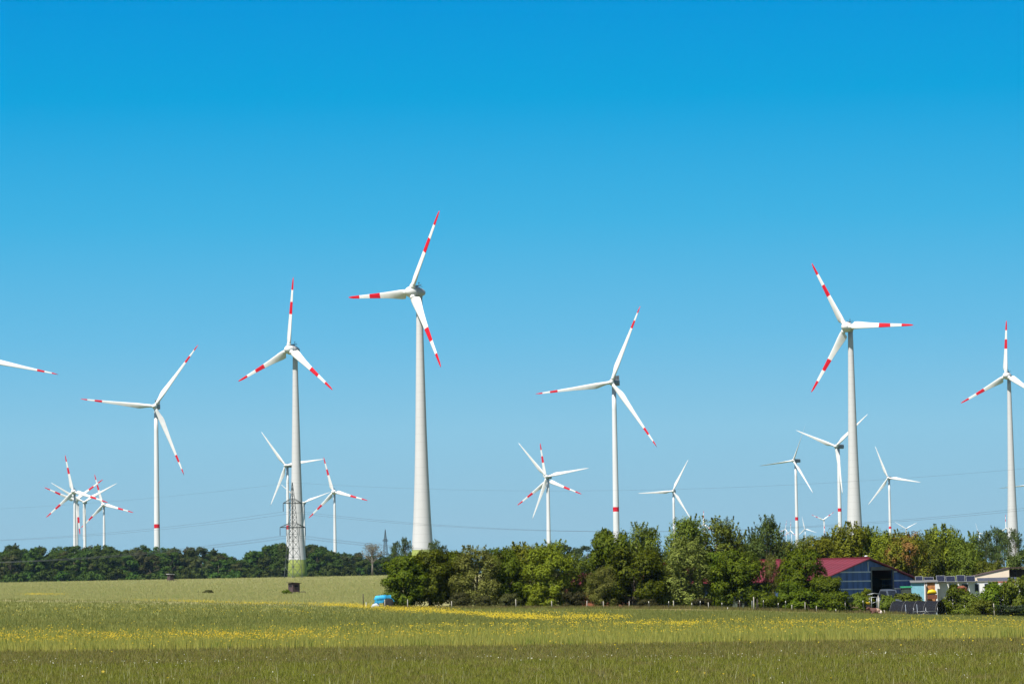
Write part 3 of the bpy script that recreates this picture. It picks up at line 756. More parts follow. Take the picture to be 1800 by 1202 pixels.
def tree(key, x, y, w, h, label, cat='tree', group=None, name=None, sink=.0):
    k = CNT.get(key, 0); CNT[key] = k + 1
    cm, tm, W, H = CR[key][k % len(CR[key])]
    r = empty(name or ('tree' if cat == 'tree' else 'bush'), (x, y, gzf(x, y) - sink), random.uniform(0, 6.28), label, cat, group)
    r.scale = (w / W, w / W, h / H)
    link('trunk', tm, r); link('crown', cm, r)
    return r
def tree_px(key, px, top, wpx, Y, label, cat='tree', group='trees and bushes round the farm', **kw):
    g = G(px, Y); h = at(px, top, Y).z - g.z
    h *= {'yellow': .95, 'willow': .95, 'olive': .94, 'brown': .94, 'blue': .95}.get(key, 1.0)
    wpx *= {'dark': 1.12, 'green': 1.15, 'yellow': 1.3, 'willow': 1.3, 'olive': 1.3, 'brown': 1.3, 'blue': 1.25}.get(key, 1.0)
    return tree(key, g.x, g.y, wpx * Y / F, h, label, cat, group, **kw)

NEAR = [
 ('dark', 714, 976, 84, 500, 'dark glossy broadleaf tree at the left end of the tree row, beside the blue machine'),
 ('dark', 757, 965, 88, 503, 'dark glossy rounded tree in front of the green foot of the tallest turbine'),
 ('dark', 800, 968, 60, 505, 'narrower dark tree between the glossy rounded tree and the pale loose tree'),
 ('willow', 838, 957, 72, 500, 'pale yellowish loose-leaved tree in the left half of the tree row'),
 ('green', 888, 962, 62, 503, 'dark green tree right beside the pale loose tree, reaching down to the fence'),
 ('yellow', 918, 952, 76, 509, 'yellow-green crown rising behind the dark green tree left of centre'),
 ('yellow', 968, 949, 76, 500, 'mid green tree with bright yellow-green lower branches at the fence'),
 ('olive', 1013, 968, 66, 503, 'dull olive tree just left of the first reddish brick patch'),
 ('green', 1076, 930, 78, 506, 'tall bright green tree at the foot of the middle slim turbine'),
 ('willow', 1058, 994, 44, 497, 'small yellow-green shrubby tree at the fence below the middle slim turbine'),
 ('dark', 1116, 962, 106, 499, 'broad very dark tree in the middle of the row'),
 ('olive', 1130, 916, 78, 516, 'tall olive tree behind the broad very dark tree'),
 ('olive', 1205, 901, 86, 520, 'tallest olive tree of the row hiding the plain white turbine base'),
 ('willow', 1203, 942, 74, 500, 'pale loose tree spreading down to the fence in front of the tallest olive tree'),
 ('olive', 1262, 905, 98, 524, 'grey-olive airy tree right of the tallest olive tree'),
 ('green', 1262, 970, 66, 502, 'left one of two bright green maples in front of the red roof'),
 ('green', 1300, 967, 86, 498, 'right one of two bright green maples in front of the red roof'),
 ('blue', 1346, 904, 66, 526, 'tall bluish green upright tree with a pointed top behind the barn roof'),
 ('willow', 1356, 972, 26, 500, 'slender pale poplar-like sapling in front of the barn roof'),
 ('dark', 1411, 964, 74, 497, 'dark maple covering the middle of the barn roof'),
 ('green', 1455, 1012, 66, 494, 'low green tree covering the left corner of the blue barn gable'),
 ('green', 1388, 1020, 50, 494, 'low green tree under the slender pale sapling'),
 ('olive', 1322, 930, 64, 545, 'olive tree filling the gap behind the two bright green maples'),
 ('olive', 1392, 941, 70, 550, 'olive tree behind the dark maple, below the ringed tower'),
 ('yellow', 1440, 938, 76, 556, 'yellow-green tree behind the barn left of the thick grey tower'),
 ('yellow', 1492, 917, 82, 562, 'yellow-green bushy tree in front of the thick grey tower'),
 ('yellow', 1535, 924, 76, 566, 'yellow-green tree just right of the thick grey tower'),
 ('yellow', 1568, 930, 70, 560, 'yellow-green tree above the right slope of the barn roof'),
 ('brown', 1598, 928, 70, 556, 'brown-tinged tree right behind the barn'),
 ('olive', 1630, 936, 66, 566, 'darker olive tree between the brown-tinged tree and the yellow-green trees'),
 ('yellow', 1662, 921, 80, 572, 'tall yellow-green tree above the solar panels'),
 ('olive', 1697, 932, 62, 566, 'olive tree at the right end of the yellow-green trees'),
 ('olive', 1735, 980, 60, 560, 'low dark green tree behind the cream gable wall'),
 ('blue', 1806, 950, 60, 545, 'dark tree cut by the right edge behind the brown shed'),
]
for k, px, tp, w, Y, lab in NEAR: tree_px(k, px, tp, w, Y, lab)
BUSH = [
 ('bushf', 806, 1040, 42, 494, 'dull undergrowth bush at the fence below the pale loose tree'),
 ('bushf', 852, 1046, 34, 494, 'dull undergrowth bush at the fence below the dark green tree'),
 ('bushf', 896, 1042, 40, 494, 'dull undergrowth bush left of the tall white fence post'),
 ('bushy', 952, 1030, 52, 493, 'bright yellow-green bush low at the fence left of centre'),
 ('bushf', 1012, 1040, 48, 494, 'dull undergrowth bush under the olive tree'),
 ('bushf', 1140, 1052, 40, 493, 'dull undergrowth bush below the broad very dark tree'),
 ('bushf', 1235, 1050, 40, 493, 'dull twiggy bush below the left bright green maple'),
 ('bushd', 1340, 1040, 52, 492, 'green bush right of the right bright green maple'),
 ('bushd', 1420, 1036, 60, 490, 'green bush below the dark maple'),
 ('bushd', 1470, 1040, 52, 488, 'green bush below the blue barn gable'),
 ('bush', 1504, 1042, 40, 490, 'olive bush in front of the dark plinth of the barn'),
 ('bushy', 1521, 1034, 34, 492, 'light green bush at the barn doorway'),
 ('bush', 1556, 1046, 36, 493, 'brownish olive bush left of the black polytunnel'),
 ('bush', 1594, 1042, 62, 499, 'olive bush directly behind the black polytunnel'),
 ('bushd', 1682, 1028, 52, 493, 'green bush right behind the open end of the black polytunnel'),
 ('bush', 1700, 1044, 60, 488, 'olive bush in front of the white shed'),
 ('bushd', 1752, 1024, 66, 490, 'tall green bush below the cream gable wall'),
 ('bush', 1790, 1014, 52, 488, 'green bush at the right edge below the shade-darkened brown shed front'),
 ('bush', 1728, 1054, 50, 486, 'low olive bush behind the leaning post on the right'),
]
for k, px, tp, w, Y, lab in BUSH: tree_px(k, px, tp, w, Y, lab, 'bush')
# low spreading conifer at the right edge
g = G(1778, 482); r = empty('spreading_conifer', g, 0, 'low flat-spreading dark conifer at the right edge of the meadow', 'conifer')
rng = np.random.default_rng(5); ps = []; ns = []
for i in range(22):
    a = rng.random() * 6.28; L_ = rng.uniform(1.2, 2.9); z = rng.uniform(.25, 1.5); k = 170
    t = rng.random((k, 1)); p = np.array([math.cos(a), math.sin(a), .12]) * t * L_ + np.array([0, 0, z]) + rng.normal(size=(k, 3)) * np.array([.18, .18, .05]); ps.append(p); ns.append(rng.normal(size=(k, 3)) * .4 + np.array([0, 0, 1]))
v = leaves(rng, np.concatenate(ps), np.concatenate(ns), .24, .4); link('foliage', np_mesh('foliage', v, np.arange(len(v)).reshape(-1, 4), LM['conifer']), r)
MB().tube([(0, 0, -.1), (.05, 0, .8), (0, .1, 1.7)], [.16, .12, .04], 8).build('trunk', [BARK], r)

# poplars in the middle distance on the right, and trees behind the tallest turbine
for px, tp, w, Y, lab in [(1716, 946, 30, 1000, 'small dark tree in the gap left of the poplars'), (1734, 934, 40, 1010, 'leftmost of the airy poplars near the right edge'), (1752, 926, 42, 1020, 'tallest of the airy poplars near the right edge'),
                          (1768, 932, 34, 1000, 'airy poplar touching the left side of the right-edge tower'), (1788, 930, 34, 980, 'thin poplar in front of the right-edge tower'), (1700, 950, 34, 1030, 'dark far poplar half behind the yellow-green trees')]:
    tree_px('poplar', px, tp, w, Y, lab, group='poplars in the middle distance')
for px, tp, w, Y, lab in [(697, 951, 26, 1100, 'airy dark tree left behind the tallest turbine tower'), (716, 945, 28, 1110, 'airy dark tree touching the left side of the tallest turbine tower'), (765, 949, 30, 1100, 'airy dark tree right behind the tallest turbine tower'), (780, 958, 26, 1120, 'lower dark tree right of the tallest turbine tower')]:
    tree_px('poplar', px, tp, w, Y, lab, group='trees in the middle distance')
# nearly bare grey tree at the forest edge
g = G(655, 1320); h = at(655, 958, 1320).z - g.z
r = empty('bare_tree', g, 0, 'greyish half-bare tree at the forest edge left of the small pylon', 'tree')
mb = MB(); rnd = random.Random(3); ends = []
mb.tube([(0, 0, -.2), (.1, 0, h * .3), (0, .1, h * .62), (.1, 0, h * .95)], [.42, .32, .2, .05], 8)
for i in range(26):
    z = h * rnd.uniform(.28, .85); a = rnd.random() * 6.28; ln = (h - z) * .55 + 1.0; e = Vector((math.cos(a) * ln * .8, math.sin(a) * ln * .8, z + ln * .8)); m_ = Vector((0, 0, z)).lerp(e, .5) + Vector((0, 0, -.2))
    mb.tube([(0, 0, z), m_, e], [.14, .09, .03], 5); ends += [m_, e]
    for j in range(5):
        q = m_.lerp(e, rnd.random()); b2 = q + Vector((rnd.uniform(-1, 1), rnd.uniform(-1, 1), rnd.uniform(.2, 1.2))) * 1.1; mb.bar(q, b2, .07); ends.append(b2)
mb.build('trunk', [BARKG], r, recalc=False)
rng = np.random.default_rng(8); E = np.array([tuple(e) for e in ends]); p = np.repeat(E, 7, 0) + rng.normal(size=(len(E) * 7, 3)) * .55
v = leaves(rng, p, rng.normal(size=p.shape) + np.array([0, 0, .5]), .34); link('crown', np_mesh('crown', v, np.arange(len(v)).reshape(-1, 4), LM['twig']), r)

# forest behind the pale field
FT = lnf((-120, 955), (0, 961), (40, 957), (75, 959), (130, 962), (210, 956), (280, 963), (330, 963), (370, 965), (420, 972), (450, 962), (500, 954), (540, 958), (575, 961), (610, 972), (660, 976), (700, 974), (800, 962), (900, 960), (1040, 958), (1400, 948), (1480, 935), (1700, 950), (1900, 958))
rf = random.Random(21)
FG = 'trees of the far forest'
def forest_label(px, k):
    side = 'left of the pylon' if px < 500 else 'right of the pylon'
    if px > 690: return 'dark far tree behind the tree row of the farm, hardly showing above it'
    return ('dull olive-brown tree' if k == 'fard' else 'dark green tree') + ' in the dense far forest behind the pale field, ' + side
px = -110.
while px < 690:
    for row, Y in enumerate((2060, 2100, 2150)):
        if row == 2 and rf.random() < .4: continue
        if row == 0 and 506 < px < 548: continue
        X = px + rf.uniform(-6, 6); k = 'fard' if rf.random() < .28 else 'far'
        top = float(FT(X)) + (rf.uniform(-5, 9) if row else rf.uniform(2, 20)); w = rf.uniform(34, 50)
        YY = Y + rf.uniform(-12, 12); g = G(X, YY)
        tree(k, g.x, g.y, w * YY / F, at(X, top, YY).z - g.z, forest_label(X, k), 'tree', FG)
    px += 12.5
px = -100.
while px < 690:
    X = px + rf.uniform(-6, 6); YY = 2035 + rf.uniform(-10, 10); g = G(X, YY)
    if not 504 < X < 550:
        tree('farbush', g.x, g.y, rf.uniform(22, 36) * YY / F, rf.uniform(5, 9), 'low dark bush along the foot of the far forest', 'bush', 'bushes along the far forest')
    px += 16
px = 700.
while px < 1900:
    X = px + rf.uniform(-8, 8); YY = 2120 + rf.uniform(-20, 20); g = G(X, YY); k = 'far'
    if 1752 < X < 1818: px += 30; continue
    tree(k, g.x, g.y, rf.uniform(36, 54) * YY / F, at(X, float(FT(X)) + rf.uniform(-4, 14), YY).z - g.z, forest_label(X, k), 'tree', FG)
    px += 30

# small bushes out on the pale field
gb = G(366, 760); tree('bushf', gb.x, gb.y, 2.4, .8, 'small dark bush alone on the pale field', 'bush', None)
gb = G(504, 735); tree('bushd', gb.x, gb.y, 2.2, 1.0, 'green bush at the foot of the brown hunting hide', 'bush', None)

# ------------------------------------------------------------------ farm
WOODD = mat('weathered_brown_boards', (.085, .055, .055), .8, .3, 3, stretch=(6, 6, .6), bump=.2)
WOODL = mat('weathered_pale_wood', (.42, .38, .32), .8, .25, 5, stretch=(4, 4, .6))
BLUEW = mat('blue_sheet_wall', (.065, .12, .32), .4, .35, .9, stretch=(1.5, 1.5, .25))
PLINTH = mat('mossy_plinth', (.05, .065, .05), .85, .3, 1.2)
REDROOF = mat('red_sheet_roof', (.15, .024, .036), .5, .1, .7, stretch=(1, .1, 1))
LIGHTF = mat('pale_batten', (.58, .62, .68), .6, .1, 2)
WHITEW = mat('white_render', (.72, .72, .72), .8, .06, 1)
CREAM = mat('cream_render', (.78, .66, .52), .85, .05, .8)
DARKB = mat('dark_boards_and_shade', (.028, .02, .02), .8, .3, 2)  # brown taken near black: shade of the shed front put into the colour
BROOF = mat('brown_roof_sheet', (.07, .045, .04), .7, .2, 1)
GREYR = mat('grey_fibre_roof', (.15, .15, .15), .8, .15, 1)
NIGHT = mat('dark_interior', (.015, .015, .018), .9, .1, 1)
GLASS = mat('dark_window_glass', (.02, .025, .035), .1, .1, 1, spec=.6)
PANELG = mat('solar_cell_blue', (.010, .014, .035), .5, .15, 2, spec=.08)
ALU = mat('aluminium', (.34, .36, .38), .4, .05, 2, .6)
CYAN = mat('light_blue_boards', (.20, .44, .55), .6, .1, 1.5)
BLUET = mat('bright_blue_paint', (.025, .30, .52), .7, .3, 2)
NET, _nt, _b = nodes('black_shade_net'); _b.inputs['Base Color'].default_value = (.008, .009, .013, 1); _b.inputs['Roughness'].default_value = .8; _b.inputs['Specular IOR Level'].default_value = .1
_t = _nt.nodes.new('ShaderNodeBsdfTransparent'); _t.inputs[0].default_value = (1, .9, .88, 1); _x = _nt.nodes.new('ShaderNodeMixShader'); _x.inputs[0].default_value = .06
_nt.links.new(_b.outputs[0], _x.inputs[1]); _nt.links.new(_t.outputs[0], _x.inputs[2]); _nt.links.new(_x.outputs[0], _nt.nodes['Material Output'].inputs['Surface'])
NETIN = mat('net_lit_brown', (.16, .10, .10), .8, .2, 2)  # light coming through the net put into the colour of the end wall
BRICK = mat('reddish_brick', (.30, .10, .06), .85, .25, 2)
ORANGE = mat('orange_brown_timber', (.40, .17, .06), .7, .25, 2)
YEL = mat('yellow_paint', (.70, .50, .01), .5, .1, 2)
RUST = mat('rusty_metal', (.18, .06, .03), .8, .35, 3)
GREENL = mat('green_tarp', (.03, .30, .13), .6, .1, 2)
CARP = mat('car_paint_grey', (.09, .11, .14), .3, .08, 1, spec=.6)
RUB = mat('rubber_black', (.02, .02, .02), .8, .1, 3)
PALEC = mat('pale_cloth', (.40, .46, .56), .8, .15, 3)

def barn():
    o = G(1443, 500); phi = R_(43)
    r = empty('barn', o, phi, 'long barn with a dark red sheet roof and blue gable with an open dark doorway', 'barn')
    Wd, Ln = 20.5, 42.; he, hr = at(1443, 1019, 500).z - o.z, 7.4      # local x along gable, y along ridge (away-left)
    apex = Wd / 2; d0, d1, dh = 11.0, 15.6, at(1540, 1007, 510).z - gzf(at(1540, 1060, 510).x, 510) + .1
    z0 = -.6; pl = 1.9
    top = lambda x: he + (hr - he) * (1 - abs(x - apex) / apex)
    w = MB(); T = .18
    def wallseg(x0, x1, zb, m=0):
        xs = sorted({x0, x1} | ({apex} if x0 < apex < x1 else set()))
        poly = [(x0, 0, zb), (x1, 0, zb)] + [(x, 0, top(x) - .06) for x in reversed(xs)]
        w.prism(poly, (0, T, 0), m)
    wallseg(0, d0, pl); wallseg(d1, Wd, pl); 
    xs = sorted({d0, d1}); w.prism([(d0, 0, dh), (d1, 0, dh), (d1, 0, top(d1) - .06), (d0, 0, top(d0) - .06)], (0, T, 0))
    w.prism([(-.003, T, pl), (-.003, Ln, pl), (-.003, Ln, he), (-.003, T, he)], (.18, 0, 0)); w.prism([(Wd, T, z0), (Wd, Ln, z0), (Wd, Ln, he), (Wd, T, he)], (-.18, 0, 0))
    w.prism([(0, Ln, z0), (Wd, Ln, z0), (Wd, Ln, he), (apex, Ln, hr - .06), (0, Ln, he)], (0, -T, 0))
    w.build('wall', [BLUEW], r)
    p = MB(); p.box((d0 / 2 - .1, .06, (z0 + pl) / 2), (d0 + .2, .24, pl - z0)); p.box(((d1 + Wd) / 2, .06, (z0 + pl) / 2), (Wd - d1, .24, pl - z0)); p.box((-.09, Ln / 2, (z0 + pl) / 2), (.24, Ln - .5, pl - z0)); p.build('plinth', [PLINTH], r)
    rf_ = MB(); ov = .6; sl = (hr - he) / apex; th = .16
    for s in (-1, 1):
        e = apex + .9; xe = apex + s * e; ze = hr - sl * e
        rf_.prism([(apex, -ov, hr + .02), (xe, -ov, ze + .02), (xe, -ov, ze + th), (apex, -ov, hr + th)], (0, Ln + 2 * ov, 0))
    for i in range(43):                                     # standing corrugation ridges on the near slope
        y = -.4 + i * 1.0
        for s in (-1, 1): rf_.bar((apex, y, hr + th), (apex + s * (apex + .9), y, hr - sl * (apex + .9) + th), .07)
    roof = rf_.build('roof', [REDROOF], r)
    MB().box((apex, Ln / 2, hr + th + .06), (.5, Ln + 1.0, .12)).build('ridge_cap', [REDROOF], roof)
    MB().lathe([(0, .16), (.15, .16), (.18, .26), (.28, .22), (.33, .06)], 12).build('vent', [WHITEW], roof, (apex, .3, hr + .2))
    for z in (pl + .02, 3.1, 4.25, 5.55):
        x0 = max(0, apex - (hr - z) / sl) + .15; x1 = min(Wd, apex + (hr - z) / sl) - .15
        segs = [(x0, d0 - .15), (d1 + .15, x1)] if z < dh + .1 else [(x0, x1)]
        for a, b in segs:
            if b > a: MB().box(((a + b) / 2, -.05, z), (b - a, .08, .17)).build('batten', [LIGHTF], r)
    MB().box((apex - .02, -.055, 6.3), (.15, .08, 1.4)).build('batten', [LIGHTF], r)
    fr = MB(); fr.box((d0 - .1, -.06, (dh + z0) / 2), (.22, .14, dh - z0)); fr.box((d1 + .1, -.06, (dh + z0) / 2), (.22, .14, dh - z0)); fr.box(((d0 + d1) / 2, -.06, dh + .25), (d1 - d0 + .42, .14, .5)); fr.build('door_frame', [GREYR], r)
    MB().prism([(.3, 6, z0), (Wd - .3, 6, z0), (Wd - .3, 6, he - .1), (apex, 6, hr - .15), (.3, 6, he - .1)], (0, .2, 0)).prism([(.3, .4, he - .9), (Wd - .3, .4, he - .9), (Wd - .3, 5.9, he - .9), (.3, 5.9, he - .9)], (0, 0, .1)).build('doorway_blackout', [NIGHT], r)  # near-black sheets added behind the doorway to keep it dark inside
    MB().box((14.2, 3.0, 3.2), (.5, .1, 1.2)).build('window', [PALEC], r)
barn()

def brickhouse():
    o = G(1050, 530); r = empty('brick_house', o, R_(8), 'low brick outbuilding glimpsed through the trees left of the broad dark tree', 'building')
    MB().box((0, 0, 1.6), (9, 6, 3.6)).build('wall', [BRICK], r)
    rf_ = MB(); rf_.prism([(-4.9, -3.5, 3.3), (-4.9, 0, 5.1), (-4.9, 3.5, 3.3), (-4.9, 3.3, 3.15), (-4.9, 0, 4.9), (-4.9, -3.3, 3.15)], (9.8, 0, 0)); rf_.build('roof', [REDROOF], r)
    MB().box((-1, -3.03, 1.5), (1, .08, 1.1)).build('window', [GLASS], r)
brickhouse()

def whiteshed():
    o = G(1690, 512); r = empty('white_shed', o, R_(-2), 'long low white shed with dark window openings and a grey roof carrying solar panels', 'shed')
    x0, x1 = -5.4, 8.6; H = at(1690, 1023, 512).z - o.z
    MB().box(((x0 + x1) / 2, 2.2, H / 2 - .3), (x1 - x0, 4.2, H + .6)).build('wall', [WHITEW], r)
    rr = MB(); rr.prism([(x0 - .3, -.0, H + .002), (x0 - .3, -.0, H + .14), (x0 - .3, 4.6, H + .2), (x0 - .3, 4.6, H + .06)], (x1 - x0 + .6, 0, 0)); rr.build('roof', [GREYR], r)
    for i, x in enumerate((-4.6, -1.2, .6, 2.3, 3.7, 5.0, 6.6)):
        w_ = .5 if i == 0 else (.9 if i < 3 else .55); hh = .6 if i not in (0, 3, 4) else 1.1
        f = MB(); f.box((x, .07, H - .45 - hh / 2 + .2), (w_ + .12, .09, hh + .12)); fo = f.build('window_frame', [LIGHTF], r)
        MB().box((x, .02, H - .45 - hh / 2 + .2), (w_, .06, hh)).build('pane', [GLASS], fo)
    MB().box((6.2, -.75, H - .06), (3.2, .8, .06), rot=Matrix.Rotation(R_(14), 3, 'X')).build('awning', [RUST], r)
    return o, H
wo, wH = whiteshed()
def panel(px0, px1, pt, pb, Y, tilt, label):
    a = at(px0, pb, Y); b = at(px1, pb, Y); w = b.x - a.x; h = (at(px0, pt, Y).z - a.z) / math.sin(R_(tilt))
    r = empty('solar_panel', ((a.x + b.x) / 2, Y, a.z), R_(-2), label, 'solar panel', 'solar panels on the white shed')
    Rm = Matrix.Rotation(R_(tilt), 3, 'X'); up = Rm @ Vector((0, 1, 0)); nr = Rm @ Vector((0, 0, 1))
    f = MB()
    for s in (-1, 1): f.box(Vector((s * (w / 2 - .06), 0, 0)) + up * h / 2, (.035, h, .05), rot=Rm); f.box(Vector((s * (w / 2 - .25), .0, -.2)) + up * h * .75 - Vector((0, 0, .25)), (.05, .05, h * .6))
    for t in (.0, 1.0): f.box(up * h * t, (w, .035, .05), rot=Rm)
    f.build('frame', [ALU], r)
    MB().box(up * h / 2, (w - .14, h - .1, .03), rot=Rm).build('panel', [PANELG], r)
for i, (a, b, t, bt, Y) in enumerate([(1609, 1623, 1013, 1023, 512), (1624, 1642, 1014, 1023, 511.5), (1646, 1661.5, 1011.5, 1022, 511), (1662.5, 1680, 1012.5, 1022, 511), (1681.5, 1697, 1011, 1022, 511), (1698, 1715, 1012, 1022, 511)]):
    panel(a, b, t, bt, Y, 50, ['solar panel nearest the barn', 'solar panel second from the barn', 'solar panel third from the barn, tilted up', 'solar panel in the middle of the shed roof row', 'solar panel fifth from the barn, tilted highest', 'solar panel nearest the cream gable wall'][i] + ' on the white shed')

def creamhouse():
    o = G(1714, 528); r = empty('cream_building', o, 0, 'building with bright cream sloping side wall and brown front darkened for shade at the right edge', 'building')
    sc = 528 / F; H0 = at(1714, 1012, 528).z - o.z; H1 = at(1775, 998, 528).z - o.z; w_ = 61 * sc; 
    MB().prism([(0, 0, -.5), (w_, 0, -.5), (w_, 0, H1 - .08), (0, 0, H0 - .08)], (0, 6, 0)).build('wall', [CREAM], r)
    rr = MB(); rr.prism([(-.5, -.1, H0 - .17), (w_ + .05, -.1, H1 - .06), (w_ + .05, -.1, H1 + .02), (-.5, -.1, H0 - .09)], (0, 6.6, 0)); rr.prism([(w_ + .05, -.6, H1 - .05), (w_ + 9, -.6, H1 - .05), (w_ + 9, -.6, H1 + .12), (w_ + .05, -.6, H1 + .12)], (0, 7, 0)); rr.build('roof', [BROOF], r)
    MB().box((w_ + 4.5, 3.2, H1 / 2 - .4), (8.9, 5.2, H1 + .4)).build('timber_front', [DARKB], r)
    for x in (1.2, 4.2, 7.4): MB().box((w_ + x, .45, H1 / 2 - .4), (.2, .2, H1 + .5)).build('post', [DARKB], r)
    MB().prism([(.3, -1.6, H0 - .75), (w_ + 1, -1.6, H0 - .7), (w_ + 1, -.3, H0 - .32), (.3, -.3, H0 - .4)], (0, 0, .1)).build('lean_to_roof', [mat('slate_blue_roof', (.05, .06, .09), .6, .15, 1)], r)
creamhouse()

def smallshed(px0, px1, top, Y, mt, name, label, roofm, dz=.0):
    o = G((px0 + px1) / 2, Y); w_ = (px1 - px0) * Y / F; h = at(px0, top, Y).z - o.z
    r = empty(name, o, R_(-4), label, 'shed')
    wl = MB(); wl.box((0, 1.2, h / 2 - .3), (w_, 2.4, h + .6))
    for i in range(int(w_ / .3)): wl.box((-w_ / 2 + .15 + i * .3, -.006, h / 2), (.02, .02, h - .1))
    wl.build('wall', [mt], r)
    rr = MB(); rr.prism([(-w_ / 2 - .15, -.25, h + .003), (-w_ / 2 - .15, -.25, h + .1), (-w_ / 2 - .15, 2.6, h + .35), (-w_ / 2 - .15, 2.6, h + .25)], (w_ + .3, 0, 0)); rr.build('roof', [roofm], r)
    return r, w_, h
r, w_, h = smallshed(1603, 1627, 1024, 506, CYAN, 'light_blue_shed', 'light blue boarded shed just right of the barn', GREYR)
MB().box((w_ / 2 - .1, -.05, h / 2), (.14, .1, h)).build('corner_post', [WHITEW], r)
r, w_, h = smallshed(1629, 1648, 1023, 509, ORANGE, 'timber_kiosk', 'small orange-brown timber kiosk with white trim beside the light blue shed', GREYR)
MB().box((.05, -.05, h * .62), (1.0, .08, .5)).build('window', [GLASS], r)
tr = MB(); tr.box((-w_ / 2 + .05, -.05, h / 2), (.1, .1, h)); tr.box((w_ / 2 - .15, -.05, h / 2), (.32, .1, h)); tr.build('trim', [WHITEW], r)
# yellow-covered barrow in front of it
o = G(1639, 496); r = empty('garden_cart', o, R_(6), 'dark cart under a bright yellow cover above the black polytunnel', 'cart'); zc = at(1639, 1044, 496).z - o.z
cv = MB(); cv.tube([(-.65, 0, zc + .1), (-.45, 0, zc + .3), (0, 0, zc + .36), (.45, 0, zc + .28), (.62, 0, zc + .05)], [.1, .28, .34, .26, .1], 10); cv.build('cover', [YEL], r)
cb = MB(); cb.box((0, 0, zc - .35), (1.3, .7, .6)); cb.bar((-.5, 0, 0), (-.5, 0, zc - .3), .1).bar((.5, 0, 0), (.5, 0, zc - .3), .1); cb.build('body', [RUST], r)
for x in (-.45, .45): MB().lathe([(-.05, .1), (-.05, .32), (.05, .32), (.05, .1)], 16, frame=Matrix.Translation((x, -.42, .32)) @ AX).build('wheel', [RUB], r)
# rusty trailer in front of the white shed
o = G(1690, 500); r = empty('rusty_trailer', o, R_(-5), 'rust-brown farm trailer between the bushes in front of the white shed', 'trailer'); zt = at(1690, 1034, 500).z - o.z
tb = MB(); tb.box((0, 0, zt - .35), (1.7, 1.0, .5)); tb.tube([(-.85, 0, zt - .1), (-.3, 0, zt + .1), (.3, 0, zt + .12), (.85, 0, zt - .1)], [.2, .3, .3, .2], 8); tb.build('body', [RUST], r)
for x in (-.55, .55): MB().lathe([(-.08, .1), (-.08, .4), (.08, .4), (.08, .1)], 16, frame=Matrix.Translation((x, -.6, .4)) @ AX).build('wheel', [RUB], r)
MB().bar((-.6, 0, .4), (-.6, 0, zt - .5), .12).bar((.6, 0, .4), (.6, 0, zt - .5), .12).build('axle_frame', [RUST], r)
# shed with green cover
o = G(1594, 499); r = empty('covered_stack', o, R_(3), 'low grey storage box under a bright green cover in front of the barn corner', 'storage box'); zt = at(1594, 1032, 499).z - o.z
MB().box((0, .4, zt / 2 - .1), (1.35, .8, zt)).build('box', [PLINTH], r)
MB().prism([(-.8, -.1, zt - .05), (-.8, -.1, zt + .1), (-.8, .9, zt + .16), (-.8, .9, zt + .02)], (1.6, 0, 0)).build('cover', [GREENL], r)
# parked car seen end-on
def car():
    o = G(1563, 499); r = empty('parked_car', o, R_(28), 'grey car parked at the barn doorway, half hidden by the bush', 'car')
    zr = at(1563, 1035, 499).z - o.z; k = zr / 1.5
    prof = [(-2.0, .35), (-2.05, .8), (-1.1, .95), (-.55, 1.45), (.9, 1.5), (1.75, 1.0), (2.0, .9), (2.0, .35)]
    b = MB(); b.prism([(-.85, y, z * k) for y, z in prof], (1.7, 0, 0)); b.build('body', [CARP], r)
    MB().prism([(-.72, -1.07, .99 * k), (.72, -1.07, .99 * k), (.62, -.62, 1.40 * k), (-.62, -.62, 1.40 * k)], (0, -.03, .02)).build('windscreen', [GLASS], r)
    for s in (-1, 1):
        MB().prism([(s * .852, -.9, 1.0 * k), (s * .852, 1.5, 1.02 * k), (s * .852, .9, 1.4 * k), (s * .852, -.5, 1.38 * k)], (s * .01, 0, 0)).build('side_window', [GLASS], r)
        MB().box((s * .6, -2.06, .72 * k), (.32, .06, .14)).build('headlight', [LIGHTF], r)
        for y in (-1.3, 1.3):
            MB().lathe([(-.1, .1), (-.1, .32), (.1, .32), (.1, .1)], 18, frame=Matrix.Translation((s * .8, y, .32)) @ Matrix.Rotation(R_(90), 4, 'Y')).build('wheel', [RUB], r)
car()
# grey tubular frame with a yellow sack
o = G(1540, 490); r = empty('pipe_stand', o, R_(15), 'grey tubular metal frame standing beside the tall pale post', 'stand')
zf = at(1540, 1042, 490).z - o.z; mb = MB()
for x, y in ((-.7, 0), (.45, 0), (-.7, .8), (.45, .8)): mb.tube([(x, y, -.1), (x, y, zf * .8)], .04, 6)
for y in (0, .8): mb.tube([(-1.0, y, zf * .92), (-.2, y, zf), (.7, y, zf * .95)], .045, 6)
mb.tube([(-.7, 0, zf * .8), (.45, 0, zf * .8)], .04, 6).tube([(-.7, 0, zf * .5), (.45, 0, zf * .62)], .035, 6).tube([(-.7, 0, zf * .8), (-.7, .8, zf * .8)], .04, 6); mb.build('tube_frame', [ALU], r)
o = G(1526, 489); r = empty('yellow_tub', o, .3, 'small bright yellow tub on a dark stand left of the grey metal frame', 'tub'); zt = at(1526, 1062, 489).z - o.z
MB().lathe([(zt, .24), (zt + .25, .33), (zt + .3, .34), (zt + .27, .3), (zt + .05, .2)], 14).build('tub', [YEL], r)
st = MB(); st.box((0, 0, zt / 2 - .02), (.6, .5, zt - .05)); st.build('stand', [DARKB], r)
